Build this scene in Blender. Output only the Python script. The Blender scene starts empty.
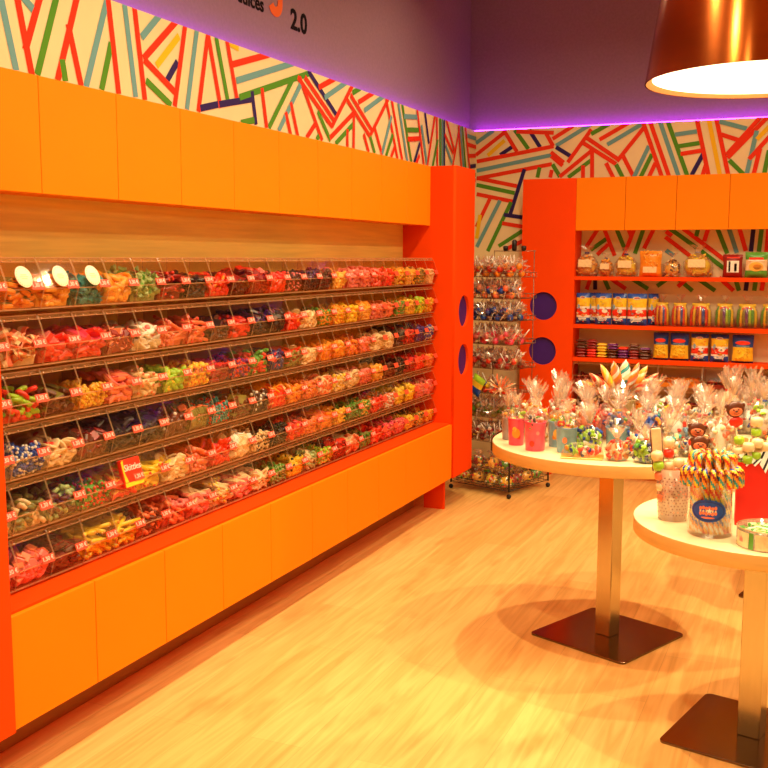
import bpy, bmesh, math, random
from mathutils import Vector, Matrix, Euler
PI = math.pi
rnd = random.Random(7)
scene = bpy.context.scene
COL = scene.collection

# ------------------------------------------------------------------ materials
def new_mat(name):
    m = bpy.data.materials.new(name); m.use_nodes = True
    nt = m.node_tree
    return m, nt, nt.nodes['Principled BSDF']

def pm(name, col, rough=0.5, metal=0.0, spec=0.5, noise=0.0, nscale=30.0, coat=0.0, sss=0.0, stretch=(1, 1, 1)):
    """procedural material: base colour with a slight noise variation"""
    m, nt, b = new_mat(name)
    b.inputs['Roughness'].default_value = rough
    b.inputs['Metallic'].default_value = metal
    b.inputs['Specular IOR Level'].default_value = spec
    b.inputs['Coat Weight'].default_value = coat
    if sss:
        b.inputs['Subsurface Weight'].default_value = sss
        b.inputs['Subsurface Radius'].default_value = (0.01, 0.006, 0.004)
    if noise > 0:
        tc = nt.nodes.new('ShaderNodeTexCoord'); mp = nt.nodes.new('ShaderNodeMapping')
        n = nt.nodes.new('ShaderNodeTexNoise'); r = nt.nodes.new('ShaderNodeValToRGB')
        mp.inputs['Scale'].default_value = stretch
        n.inputs['Scale'].default_value = nscale; n.inputs['Detail'].default_value = 4
        r.color_ramp.elements[0].position = 0.3; r.color_ramp.elements[1].position = 0.7
        r.color_ramp.elements[0].color = tuple(max(0, c * (1 - noise)) for c in col) + (1,)
        r.color_ramp.elements[1].color = tuple(min(1, c * (1 + noise)) for c in col) + (1,)
        nt.links.new(tc.outputs['Object'], mp.inputs['Vector']); nt.links.new(mp.outputs[0], n.inputs['Vector'])
        nt.links.new(n.outputs['Fac'], r.inputs['Fac']); nt.links.new(r.outputs['Color'], b.inputs['Base Color'])
    else:
        b.inputs['Base Color'].default_value = tuple(col) + (1,)
    return m

def clear_mat(name, tint, gloss_min, gloss_max, haze=0.0, haze_col=(1, 1, 1), rough=0.08):
    m = bpy.data.materials.new(name); m.use_nodes = True; nt = m.node_tree
    for n in list(nt.nodes): nt.nodes.remove(n)
    out = nt.nodes.new('ShaderNodeOutputMaterial')
    tr = nt.nodes.new('ShaderNodeBsdfTransparent'); tr.inputs[0].default_value = tuple(tint) + (1,)
    gl = nt.nodes.new('ShaderNodeBsdfGlossy'); gl.inputs['Roughness'].default_value = rough
    gl.inputs['Color'].default_value = (1, 1, 1, 1)
    lw = nt.nodes.new('ShaderNodeLayerWeight'); lw.inputs['Blend'].default_value = 0.35
    mr = nt.nodes.new('ShaderNodeMapRange'); mr.inputs['To Min'].default_value = gloss_min; mr.inputs['To Max'].default_value = gloss_max
    nt.links.new(lw.outputs['Fresnel'], mr.inputs['Value'])
    mx = nt.nodes.new('ShaderNodeMixShader')
    nt.links.new(mr.outputs[0], mx.inputs[0]); nt.links.new(gl.outputs[0], mx.inputs[2])
    if haze > 0:
        df = nt.nodes.new('ShaderNodeBsdfDiffuse'); df.inputs[0].default_value = tuple(haze_col) + (1,)
        tl = nt.nodes.new('ShaderNodeBsdfTranslucent'); tl.inputs[0].default_value = tuple(haze_col) + (1,)
        m0 = nt.nodes.new('ShaderNodeMixShader'); m0.inputs[0].default_value = 0.5
        nt.links.new(df.outputs[0], m0.inputs[1]); nt.links.new(tl.outputs[0], m0.inputs[2])
        m1 = nt.nodes.new('ShaderNodeMixShader'); m1.inputs[0].default_value = haze
        nt.links.new(tr.outputs[0], m1.inputs[1]); nt.links.new(m0.outputs[0], m1.inputs[2])
        nt.links.new(m1.outputs[0], mx.inputs[1])
    else:
        nt.links.new(tr.outputs[0], mx.inputs[1])
    nt.links.new(mx.outputs[0], out.inputs['Surface'])
    return m

def emit_mat(name, col, s):
    m, nt, b = new_mat(name)
    b.inputs['Base Color'].default_value = tuple(col) + (1,)
    b.inputs['Emission Color'].default_value = tuple(col) + (1,)
    b.inputs['Emission Strength'].default_value = s
    return m

M = {}
M['door_orange'] = pm('door_orange', (0.93, 0.235, 0.0008), 0.6, spec=0.12, noise=0.02, nscale=3)
M['post_orange'] = pm('post_orange', (0.92, 0.066, 0.0006), 0.6, spec=0.12, noise=0.03, nscale=3)
M['hole_purple'] = pm('hole_purple', (0.045, 0.006, 0.20), 0.5, noise=0.05)
M['mural_cream'] = pm('mural_cream', (0.84, 0.69, 0.40), 0.7, spec=0.2, noise=0.03, nscale=6)
M['str_r'] = pm('stripe_red', (0.78, 0.035, 0.006), 0.7, spec=0.2)
M['str_t'] = pm('stripe_teal', (0.15, 0.36, 0.40), 0.7, spec=0.2)
M['str_g'] = pm('stripe_green', (0.085, 0.28, 0.018), 0.7, spec=0.2)
M['str_y'] = pm('stripe_yellow', (0.86, 0.52, 0.01), 0.7, spec=0.2)
M['str_k'] = pm('stripe_navy', (0.03, 0.015, 0.12), 0.7, spec=0.2)
M['upper_wall'] = pm('upper_wall_mauve', (0.285, 0.175, 0.235), 0.8, spec=0.15, noise=0.05, nscale=60)
M['side_wall'] = pm('side_wall_paint', (0.35, 0.24, 0.14), 0.8, spec=0.2)
M['ceiling'] = pm('ceiling_paint', (0.40, 0.28, 0.18), 0.85, spec=0.1)
M['wood_panel'] = pm('wood_panel', (0.93, 0.62, 0.14), 0.55, spec=0.3, noise=0.10, nscale=4, stretch=(1, 0.6, 14))
M['table_top'] = pm('pale_laminate', (0.93, 0.78, 0.46), 0.35, spec=0.4, noise=0.03, nscale=8, stretch=(1, 8, 1))
M['table_edge'] = pm('beech_edge', (0.80, 0.52, 0.19), 0.45, spec=0.3, noise=0.06, nscale=10, stretch=(1, 1, 8))
M['steel'] = pm('brushed_steel', (0.62, 0.53, 0.37), 0.24, metal=1.0, noise=0.03, nscale=14, stretch=(6, 6, 1))
M['base_steel'] = pm('dark_steel_plate', (0.22, 0.14, 0.085), 0.18, metal=1.0, noise=0.08, nscale=5)
M['black'] = pm('black_plastic', (0.012, 0.01, 0.01), 0.4)
M['wire'] = pm('black_wire', (0.03, 0.025, 0.025), 0.35, metal=0.6)
M['copper'] = pm('copper_shade', (0.62, 0.155, 0.028), 0.22, metal=1.0, noise=0.05, nscale=4, stretch=(1, 1, 10))
_m = M['copper'].node_tree; _t = _m.nodes.new('ShaderNodeTangent'); _t.direction_type = 'RADIAL'; _t.axis = 'Z'
_b = _m.nodes['Principled BSDF']; _b.inputs['Anisotropic'].default_value = 0.85; _b.inputs['Anisotropic Rotation'].default_value = 0.25; _m.links.new(_t.outputs[0], _b.inputs['Tangent'])
M['copper_in'] = pm('shade_lip', (0.90, 0.52, 0.26), 0.5)
M['diffuser'] = emit_mat('lamp_diffuser', (1.0, 0.86, 0.52), 4.0)
M['led'] = emit_mat('led_purple', (0.46, 0.03, 1.0), 20.0)
M['led_left'] = emit_mat('led_purple_left', (0.48, 0.04, 1.0), 11.0)
M['matte_black'] = pm('matte_black_letters', (0.012, 0.008, 0.010), 0.9, spec=0.05)
M['spot_lens'] = emit_mat('spot_lens', (1.0, 0.80, 0.48), 8.0)
M['white_trim'] = pm('white_trim', (0.8, 0.75, 0.68), 0.4)
M['acrylic'] = clear_mat('clear_acrylic', (0.975, 0.95, 0.92), 0.002, 0.09, rough=0.06)
M['acrylic_edge'] = clear_mat('acrylic_edge', (0.95, 0.9, 0.85), 0.02, 0.3, haze=0.45, haze_col=(1.0, 0.60, 0.30), rough=0.2)  # bright edge highlight put into the material as pale haze
M['acrylic_shelf'] = clear_mat('acrylic_shelf', (0.96, 0.93, 0.88), 0.004, 0.12, haze=0.16, haze_col=(1.0, 0.62, 0.30), rough=0.1)
M['cello'] = clear_mat('cellophane', (0.985, 0.97, 0.95), 0.05, 0.42, haze=0.05, haze_col=(1, 0.85, 0.7), rough=0.12)
M['cello_highlit'] = clear_mat('highlit_cellophane', (0.98, 0.95, 0.93), 0.14, 0.6, haze=0.30, haze_col=(1, 0.70, 0.50), rough=0.16)  # clear film; peach haze in its colour paints the bright highlights
M['glass'] = clear_mat('clear_glass', (0.98, 0.97, 0.95), 0.02, 0.30, rough=0.03)
M['tag_red'] = pm('tag_red', (0.80, 0.075, 0.03), 0.5)
M['tag_white'] = pm('tag_white', (0.95, 0.85, 0.75), 0.5)
CC = dict(  # sweet colours
    orange=(0.95, 0.30, 0.02), lorange=(0.98, 0.46, 0.06), yellow=(0.95, 0.62, 0.03), cream=(0.93, 0.68, 0.38), teal=(0.04, 0.33, 0.33),
    green=(0.10, 0.36, 0.04), lime=(0.38, 0.66, 0.03), olive=(0.22, 0.20, 0.04), red=(0.85, 0.035, 0.012), dred=(0.30, 0.012, 0.008),
    pink=(0.93, 0.22, 0.20), salmon=(0.93, 0.22, 0.09), brown=(0.13, 0.030, 0.010), black=(0.012, 0.008, 0.008), blue=(0.010, 0.075, 0.44),
    navy=(0.015, 0.02, 0.16), purple=(0.18, 0.02, 0.20), white=(0.93, 0.86, 0.76), hotpink=(0.92, 0.07, 0.16), palegreen=(0.42, 0.55, 0.22),
    grey=(0.35, 0.28, 0.30), lblue=(0.22, 0.42, 0.62))
def C(c):
    k = 'sweet_' + c
    if k not in M:
        M[k] = pm(k, CC[c], 0.32, spec=0.6, noise=0.12, nscale=60)
    return M[k]

# ------------------------------------------------------------------ mesh builder
class MB:
    def __init__(s): s.v = []; s.f = []; s.m = []; s.mats = []; s.sm = []
    def mi(s, mat):
        if mat not in s.mats: s.mats.append(mat)
        return s.mats.index(mat)
    def add(s, vs, fs, mat, smooth=False, T=None):
        o = len(s.v)
        for p in vs: s.v.append(tuple(T @ Vector(p)) if T is not None else tuple(p))
        i = s.mi(mat)
        for f in fs:
            s.f.append([a + o for a in f]); s.m.append(i); s.sm.append(smooth)
        return s
    def box(s, x0, x1, y0, y1, z0, z1, mat, T=None, bev=0.0):
        if bev > 0:
            b = bev
            vs = []
            for z, d in ((z0, b), (z0 + b, 0), (z1 - b, 0), (z1, b)):
                for (x, y) in ((x0 + b, y0), (x1 - b, y0), (x1, y0 + b), (x1, y1 - b), (x1 - b, y1), (x0 + b, y1), (x0, y1 - b), (x0, y0 + b)):
                    cx, cy = (x0 + x1) / 2, (y0 + y1) / 2
                    vs.append((x + (d if x < cx else -d), y + (d if y < cy else -d), z))
            fs = [list(range(7, -1, -1)), list(range(24, 32))]
            for k in range(3):
                for i in range(8):
                    j = (i + 1) % 8
                    fs.append([k * 8 + i, k * 8 + j, k * 8 + 8 + j, k * 8 + 8 + i])
            return s.add(vs, fs, mat, False, T)
        vs = [(x0, y0, z0), (x1, y0, z0), (x1, y1, z0), (x0, y1, z0), (x0, y0, z1), (x1, y0, z1), (x1, y1, z1), (x0, y1, z1)]
        return s.add(vs, [(0, 3, 2, 1), (4, 5, 6, 7), (0, 1, 5, 4), (1, 2, 6, 5), (2, 3, 7, 6), (3, 0, 4, 7)], mat, False, T)
    def lathe(s, prof, mat, n=24, T=None, smooth=True, cap0=True, cap1=True, jit=0.0, r=None):
        vs = []; fs = []
        for (rr, z) in prof:
            for i in range(n):
                a = 2 * PI * i / n; q = rr * (1 + (r.uniform(-jit, jit) if r else 0))
                vs.append((q * math.cos(a), q * math.sin(a), z))
        for k in range(len(prof) - 1):
            for i in range(n):
                j = (i + 1) % n
                fs.append([k * n + i, k * n + j, k * n + n + j, k * n + n + i])
        if cap0: fs.append(list(range(n - 1, -1, -1)))
        if cap1: fs.append([(len(prof) - 1) * n + i for i in range(n)])
        return s.add(vs, fs, mat, smooth, T)
    def tube(s, pts, rad, mat, n=6, T=None, smooth=True, mats=None, closed=False):
        pts = [Vector(p) for p in pts]; N = len(pts); vs = []
        rads = rad if isinstance(rad, (list, tuple)) else [rad] * N
        up = Vector((0, 0, 1))
        for i, p in enumerate(pts):
            if closed: d = pts[(i + 1) % N] - pts[i - 1]
            else: d = pts[min(i + 1, N - 1)] - pts[max(i - 1, 0)]
            d = d.normalized() if d.length > 1e-9 else Vector((0, 0, 1))
            if i == 0:
                a = up if abs(d.z) < 0.9 else Vector((1, 0, 0)); side = d.cross(a).normalized()
            else:
                side = (side - d * side.dot(d)); side = side.normalized() if side.length > 1e-6 else d.orthogonal().normalized()
            u2 = d.cross(side)
            for k in range(n):
                an = 2 * PI * k / n
                vs.append(p + (side * math.cos(an) + u2 * math.sin(an)) * rads[i])
        fs = []
        segs = N if closed else N - 1
        for i in range(segs):
            for k in range(n):
                j = (k + 1) % n; i2 = (i + 1) % N
                fs.append([i * n + k, i * n + j, i2 * n + j, i2 * n + k])
        if mats:
            o = len(s.v)
            for p in vs: s.v.append(tuple(T @ p) if T is not None else tuple(p))
            idx = [s.mi(m) for m in mats]
            q = 0
            for i in range(segs):
                for k in range(n):
                    s.f.append([a + o for a in fs[q]]); s.m.append(idx[(i + k * len(mats) // n) % len(mats)] ); s.sm.append(smooth); q += 1
            if not closed:
                s.f.append([o + a for a in range(n - 1, -1, -1)]); s.m.append(idx[0]); s.sm.append(False)
                s.f.append([o + (N - 1) * n + a for a in range(n)]); s.m.append(idx[-1]); s.sm.append(False)
            return s
        if not closed:
            fs.append(list(range(n - 1, -1, -1))); fs.append([(N - 1) * n + k for k in range(n)])
        return s.add(vs, fs, mat, smooth, T)
    def ball(s, r, mat, T=None, seg=10, rings=6, sc=(1, 1, 1)):
        vs = [(0, 0, -r * sc[2])]; fs = []
        for k in range(1, rings):
            t = -PI / 2 + PI * k / rings
            for i in range(seg):
                a = 2 * PI * i / seg
                vs.append((r * math.cos(t) * math.cos(a) * sc[0], r * math.cos(t) * math.sin(a) * sc[1], r * math.sin(t) * sc[2]))
        vs.append((0, 0, r * sc[2])); L = len(vs) - 1
        for i in range(seg):
            j = (i + 1) % seg
            fs.append((0, 1 + j, 1 + i)); fs.append((L, 1 + (rings - 2) * seg + i, 1 + (rings - 2) * seg + j))
        for k in range(rings - 2):
            for i in range(seg):
                j = (i + 1) % seg; a = 1 + k * seg
                fs.append((a + i, a + j, a + seg + j, a + seg + i))
        return s.add(vs, fs, mat, True, T)
    def mesh(s, name):
        me = bpy.data.meshes.new(name); me.from_pydata(s.v, [], s.f)
        for m in s.mats: me.materials.append(m)
        me.polygons.foreach_set('material_index', s.m); me.polygons.foreach_set('use_smooth', s.sm)
        me.update(); return me
    def obj(s, name, parent=None, loc=None, kind=None):
        return link(s.mesh(name), name, parent, loc, kind)

def link(me, name, parent=None, loc=None, kind=None, rot=None, scale=None):
    o = bpy.data.objects.new(name, me); COL.objects.link(o)
    if parent is not None: o.parent = parent
    if loc is not None: o.location = loc
    if rot is not None: o.rotation_euler = rot
    if scale is not None: o.scale = scale
    if kind: o['kind'] = kind
    return o
def tag(o, label, cat, group=None, kind=None):
    o['label'] = label; o['category'] = cat
    if group: o['group'] = group
    if kind: o['kind'] = kind
    return o
def empty(name, loc, rz=0.0):
    o = bpy.data.objects.new(name, None); COL.objects.link(o); o.location = loc; o.rotation_euler = (0, 0, rz)
    o.empty_display_size = 0.05
    return o
def TR(x=0, y=0, z=0, rx=0, ry=0, rz=0, s=1.0):
    return Matrix.Translation((x, y, z)) @ Euler((rx, ry, rz)).to_matrix().to_4x4() @ Matrix.Scale(s, 4)
def text_mesh(txt, size, mat, ext=0.0008, align='CENTER', shear=0.0, bold=0.0):
    c = bpy.data.curves.new('lettering', 'FONT'); c.body = txt; c.size = size; c.extrude = ext
    c.align_x = align; c.align_y = 'CENTER'; c.resolution_u = 3; c.shear = shear; c.offset = bold
    o = bpy.data.objects.new('lettering', c); COL.objects.link(o)
    bpy.context.view_layer.update()
    me = bpy.data.meshes.new_from_object(o)
    bpy.data.objects.remove(o); bpy.data.curves.remove(c)
    me.name = 'lettering'; me.materials.clear(); me.materials.append(mat)
    return me
ORD = 'first second third fourth fifth sixth seventh eighth ninth tenth eleventh twelfth thirteenth fourteenth fifteenth sixteenth seventeenth eighteenth nineteenth twentieth twenty-first twenty-second twenty-third twenty-fourth'.split()
TIER = ['top tier', 'second tier', 'third tier', 'fourth tier', 'fifth tier', 'bottom tier']

ML=[(-4.725,2.419,-4.652,2.139,'t'),(-4.64,2.387,-4.582,2.136,'r'),(-4.521,2.414,-4.608,2.21,'r'),(-4.633,2.389,-4.565,2.346,'t'),(-4.442,2.432,-4.557,2.14,'g'),(-4.334,2.467,-4.46,2.137,'r'),(-4.397,2.333,-4.34,2.137,'r'),(-4.434,2.211,-4.42,2.141,'g'),(-4.184,2.464,-4.316,2.136,'t'),(-4.169,2.313,-4.231,2.14,'g'),(-4.183,2.481,-4.134,2.14,'r'),(-4.088,2.48,-4.033,2.143,'t'),(-4.03,2.487,-3.977,2.14,'r'),(-3.855,2.485,-3.988,2.367,'t'),(-3.745,2.484,-3.98,2.291,'r'),(-3.743,2.419,-3.898,2.279,'y'),(-3.757,2.318,-3.834,2.231,'k'),(-3.977,2.289,-3.778,2.197,'r'),(-3.967,2.213,-3.806,2.142,'g'),(-3.692,2.495,-3.783,2.142,'r'),(-3.61,2.488,-3.698,2.141,'t'),(-3.529,2.485,-3.616,2.142,'r'),(-3.533,2.465,-3.445,2.18,'r'),(-3.477,2.483,-3.387,2.217,'g'),(-3.602,2.158,-3.465,2.192,'k'),(-3.368,2.463,-3.292,2.454,'y'),(-3.393,2.487,-3.305,2.213,'r'),(-3.457,2.193,-3.177,2.254,'k'),(-3.346,2.376,-2.995,2.483,'r'),(-3.315,2.312,-2.783,2.477,'t'),(-3.291,2.245,-2.621,2.455,'g'),(-3.183,2.287,-3.151,2.144,'k'),(-3.281,2.136,-3.166,2.163,'g'),(-3.095,2.314,-3.055,2.141,'r'),(-2.8,2.397,-3.035,2.143,'g'),(-2.713,2.392,-2.943,2.139,'t'),(-2.872,2.235,-2.824,2.134,'r'),(-2.821,2.288,-2.751,2.135,'r'),(-2.64,2.465,-2.318,2.289,'k'),(-2.729,2.42,-2.486,2.141,'r'),(-2.749,2.417,-2.373,2.224,'r'),(-2.675,2.428,-2.334,2.25,'r'),(-2.333,2.475,-2.527,2.399,'r'),(-2.182,2.482,-2.459,2.359,'t'),(-2.117,2.475,-2.376,2.225,'r'),(-2.536,2.281,-2.392,2.151,'g'),(-2.554,2.224,-2.663,2.136,'r'),(-2.523,2.163,-2.552,2.139,'g'),(-2.015,2.473,-2.12,2.432,'g'),(-1.839,2.474,-2.046,2.392,'r'),(-1.69,2.477,-1.967,2.358,'t'),(-2.097,2.333,-2.401,2.163,'r'),(-2.117,2.265,-2.335,2.14,'g'),(-2.188,2.233,-2.188,2.137,'r'),(-2.105,2.336,-2.109,2.138,'r'),(-2.191,2.386,-1.892,2.227,'r'),(-2.147,2.417,-1.853,2.256,'r'),(-1.629,2.467,-1.896,2.224,'r'),(-1.976,2.232,-1.907,2.136,'r'),(-1.889,2.227,-1.823,2.138,'g'),(-1.824,2.278,-1.719,2.142,'r'),(-1.669,2.476,-1.485,2.136,'r'),(-1.582,2.473,-1.411,2.135,'r'),(-1.581,2.376,-1.72,2.145,'t'),(-1.56,2.273,-1.663,2.136,'g'),(-1.526,2.209,-1.589,2.135,'r'),(-1.482,2.475,-1.329,2.134,'t'),(-1.421,2.476,-1.262,2.136,'g'),(-1.389,2.398,-1.163,2.421,'t'),(-1.357,2.321,-1.147,2.344,'g'),(-1.328,2.269,-1.123,2.295,'r'),(-1.175,2.474,-1.045,2.125,'r'),(-1.123,2.264,-1.218,2.135,'k'),(-1.04,2.475,-0.962,2.28,'k'),(-1.095,2.38,-0.992,2.142,'t'),(-0.852,2.474,-0.991,2.13,'r'),(-1.126,2.192,-1.192,2.13,'r'),(-0.82,2.47,-0.802,2.136,'r'),(-0.799,2.322,-0.896,2.129,'g'),(-0.758,2.473,-0.745,2.141,'g'),(-0.716,2.474,-0.704,2.144,'t'),(-0.678,2.47,-0.669,2.147,'k'),(-0.64,2.471,-0.458,2.269,'r'),(-0.361,2.465,-0.508,2.159,'r'),(-0.393,2.456,-0.317,2.166,'r'),(-0.648,2.303,-0.519,2.194,'t'),(-0.67,2.369,-0.489,2.257,'r'),(-0.311,2.466,-0.224,2.173,'g'),(-0.355,2.456,-0.266,2.169,'t'),(-0.243,2.465,-0.137,2.179,'r'),(-0.204,2.409,0.093,2.409,'t'),(-0.193,2.35,0.096,2.349,'r'),(-0.179,2.27,0.098,2.299,'r'),(-0.129,2.201,0.101,2.229,'k'),(-0.151,2.151,0.105,2.151,'g'),(-0.148,2.096,0.106,2.123,'r')]
MB_=[(0.003,2.378,0.136,2.462,'t'),(0.004,2.293,0.231,2.454,'r'),(0.094,2.286,0.22,2.389,'y'),(0.188,2.287,0.284,2.345,'k'),(0.212,2.461,0.313,2.305,'r'),(0.294,2.458,0.397,2.321,'g'),(0.4,2.453,0.483,2.329,'k'),(0.307,2.447,0.579,2.426,'r'),(0.011,2.246,0.581,2.333,'r'),(0.012,2.18,0.57,2.273,'t'),(0.013,2.124,0.571,2.21,'r'),(0.013,2.128,0.327,2.06,'r'),(0.013,2.078,0.302,2.013,'g'),(0.014,2.012,0.291,1.953,'r'),(0.371,2.181,0.268,1.853,'k'),(0.482,2.19,0.467,2.119,'g'),(0.116,1.977,0.015,1.774,'r'),(0.193,1.963,0.02,1.628,'t'),(0.276,1.95,0.105,1.597,'g'),(0.223,1.86,0.362,1.839,'k'),(0.211,1.799,0.364,1.773,'r'),(0.364,1.743,0.188,1.634,'g'),(0.366,1.67,0.227,1.604,'r'),(0.517,2.436,0.577,2.334,'r'),(0.716,2.467,0.571,2.384,'r'),(0.841,2.473,0.597,2.336,'t'),(0.597,2.327,0.7,2.262,'k'),(0.845,2.438,0.684,2.218,'r'),(0.561,2.293,0.656,2.217,'r'),(0.564,2.267,0.648,2.196,'r'),(0.575,2.208,0.631,2.12,'g'),(0.571,2.169,0.56,2.116,'r'),(0.852,2.294,0.628,2.12,'r'),(0.848,2.227,0.689,2.113,'g'),(0.793,2.194,0.795,2.104,'r'),(0.854,2.285,0.859,2.102,'r'),(0.019,1.69,0.043,1.862,'y'),(0.968,2.469,0.844,2.406,'g'),(1.1,2.47,0.903,2.365,'r'),(1.207,2.467,0.958,2.329,'t'),(0.807,2.386,1.042,2.223,'r'),(0.777,2.356,1.023,2.195,'r'),(1.208,2.438,1.028,2.214,'r'),(0.953,2.205,1.01,2.096,'r'),(1.023,2.193,1.073,2.099,'g'),(1.066,2.254,1.147,2.102,'r'),(1.242,2.31,1.147,2.102,'t'),(1.264,2.254,1.19,2.096,'g'),(1.29,2.196,1.246,2.094,'r'),(1.197,2.47,1.34,2.087,'r'),(1.245,2.468,1.389,2.085,'r'),(1.306,2.479,1.445,2.103,'t'),(1.358,2.476,1.503,2.101,'g'),(1.411,2.377,1.554,2.392,'t'),(1.427,2.298,1.575,2.316,'g'),(1.453,2.248,1.61,2.268,'r'),(1.604,2.251,1.53,2.105,'k'),(1.621,2.173,1.602,2.103,'r'),(1.551,2.471,1.641,2.097,'r'),(1.627,2.468,1.714,2.095,'y'),(1.675,2.47,1.767,2.094,'r'),(1.696,2.45,1.869,2.396,'t'),(1.709,2.366,1.821,2.324,'r'),(1.959,2.474,1.749,2.232,'r'),(2.003,2.472,1.757,2.211,'r'),(1.768,2.196,1.863,2.1,'g'),(1.932,2.38,1.881,2.1,'t'),(2.027,2.425,1.935,2.324,'y'),(2.03,2.36,1.892,2.198,'r'),(1.957,2.264,1.924,2.094,'r'),(2.013,2.252,1.989,2.092,'g'),(0.913,1.757,0.83,1.626,'r'),(0.979,1.689,0.863,1.606,'g'),(0.95,1.761,1.032,1.567,'r'),(0.985,1.645,0.909,1.573,'r'),(1.036,1.76,1.106,1.599,'g'),(1.163,1.755,1.091,1.554,'r'),(1.121,1.751,1.145,1.692,'r'),(1.227,1.759,1.171,1.581,'g'),(1.298,1.758,1.232,1.616,'r'),(0.968,1.435,1.116,1.337,'r'),(1.131,1.423,1.268,1.339,'g'),(0.876,1.434,0.842,1.329,'r'),(0.899,1.435,0.902,1.329,'k'),(0.95,1.435,0.999,1.331,'g'),(1.329,1.358,1.387,1.403,'g'),(1.375,1.732,1.416,1.701,'r'),(1.401,1.75,1.583,1.62,'g'),(1.489,1.749,1.784,1.526,'r'),(1.612,1.599,1.786,1.467,'g'),(1.587,1.748,1.576,1.698,'g'),(1.652,1.748,1.629,1.664,'r'),(1.372,1.694,1.544,1.564,'r'),(1.38,1.604,1.434,1.568,'t'),(1.709,1.754,1.781,1.582,'g'),(1.783,1.754,1.842,1.586,'t'),(1.85,1.753,1.898,1.599,'r'),(1.94,1.752,1.93,1.595,'k'),(1.991,1.752,1.98,1.595,'g'),(2.033,1.751,2.026,1.578,'r'),(2.096,1.751,2.063,1.578,'g'),(2.137,1.75,2.132,1.509,'r'),(2.178,1.75,2.229,1.509,'t'),(1.457,1.419,1.566,1.33,'g'),(1.536,1.42,1.468,1.356,'r'),(1.584,1.421,1.713,1.333,'g'),(1.735,1.422,1.832,1.334,'r'),(1.837,1.423,1.866,1.335,'g'),(1.917,1.424,1.908,1.335,'k'),(1.971,1.424,1.962,1.336,'g'),(2.019,1.425,2.008,1.337,'r'),(2.258,2.438,2.078,2.214,'r'),(2.073,2.193,2.123,2.099,'g'),(2.116,2.254,2.197,2.102,'r'),(2.292,2.31,2.197,2.102,'t'),(2.314,2.254,2.24,2.096,'g'),(2.34,2.196,2.296,2.094,'r'),(2.247,2.47,2.39,2.087,'r'),(2.295,2.468,2.439,2.085,'r'),(2.356,2.479,2.495,2.103,'t'),(2.408,2.476,2.553,2.101,'g'),(2.461,2.377,2.604,2.392,'t'),(2.477,2.298,2.625,2.316,'g'),(2.503,2.248,2.66,2.268,'r'),(2.654,2.251,2.58,2.105,'k'),(2.671,2.173,2.652,2.103,'r'),(2.601,2.471,2.691,2.097,'r'),(2.677,2.468,2.764,2.095,'y'),(2.725,2.47,2.817,2.094,'r'),(2.746,2.45,2.919,2.396,'t'),(2.759,2.366,2.871,2.324,'r'),(3.009,2.474,2.799,2.232,'r'),(3.053,2.472,2.807,2.211,'r'),(2.818,2.196,2.913,2.1,'g'),(2.982,2.38,2.931,2.1,'t'),(3.077,2.425,2.985,2.324,'y'),(3.08,2.36,2.942,2.198,'r'),(3.007,2.264,2.974,2.094,'r'),(3.063,2.252,3.039,2.092,'g')]
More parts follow.
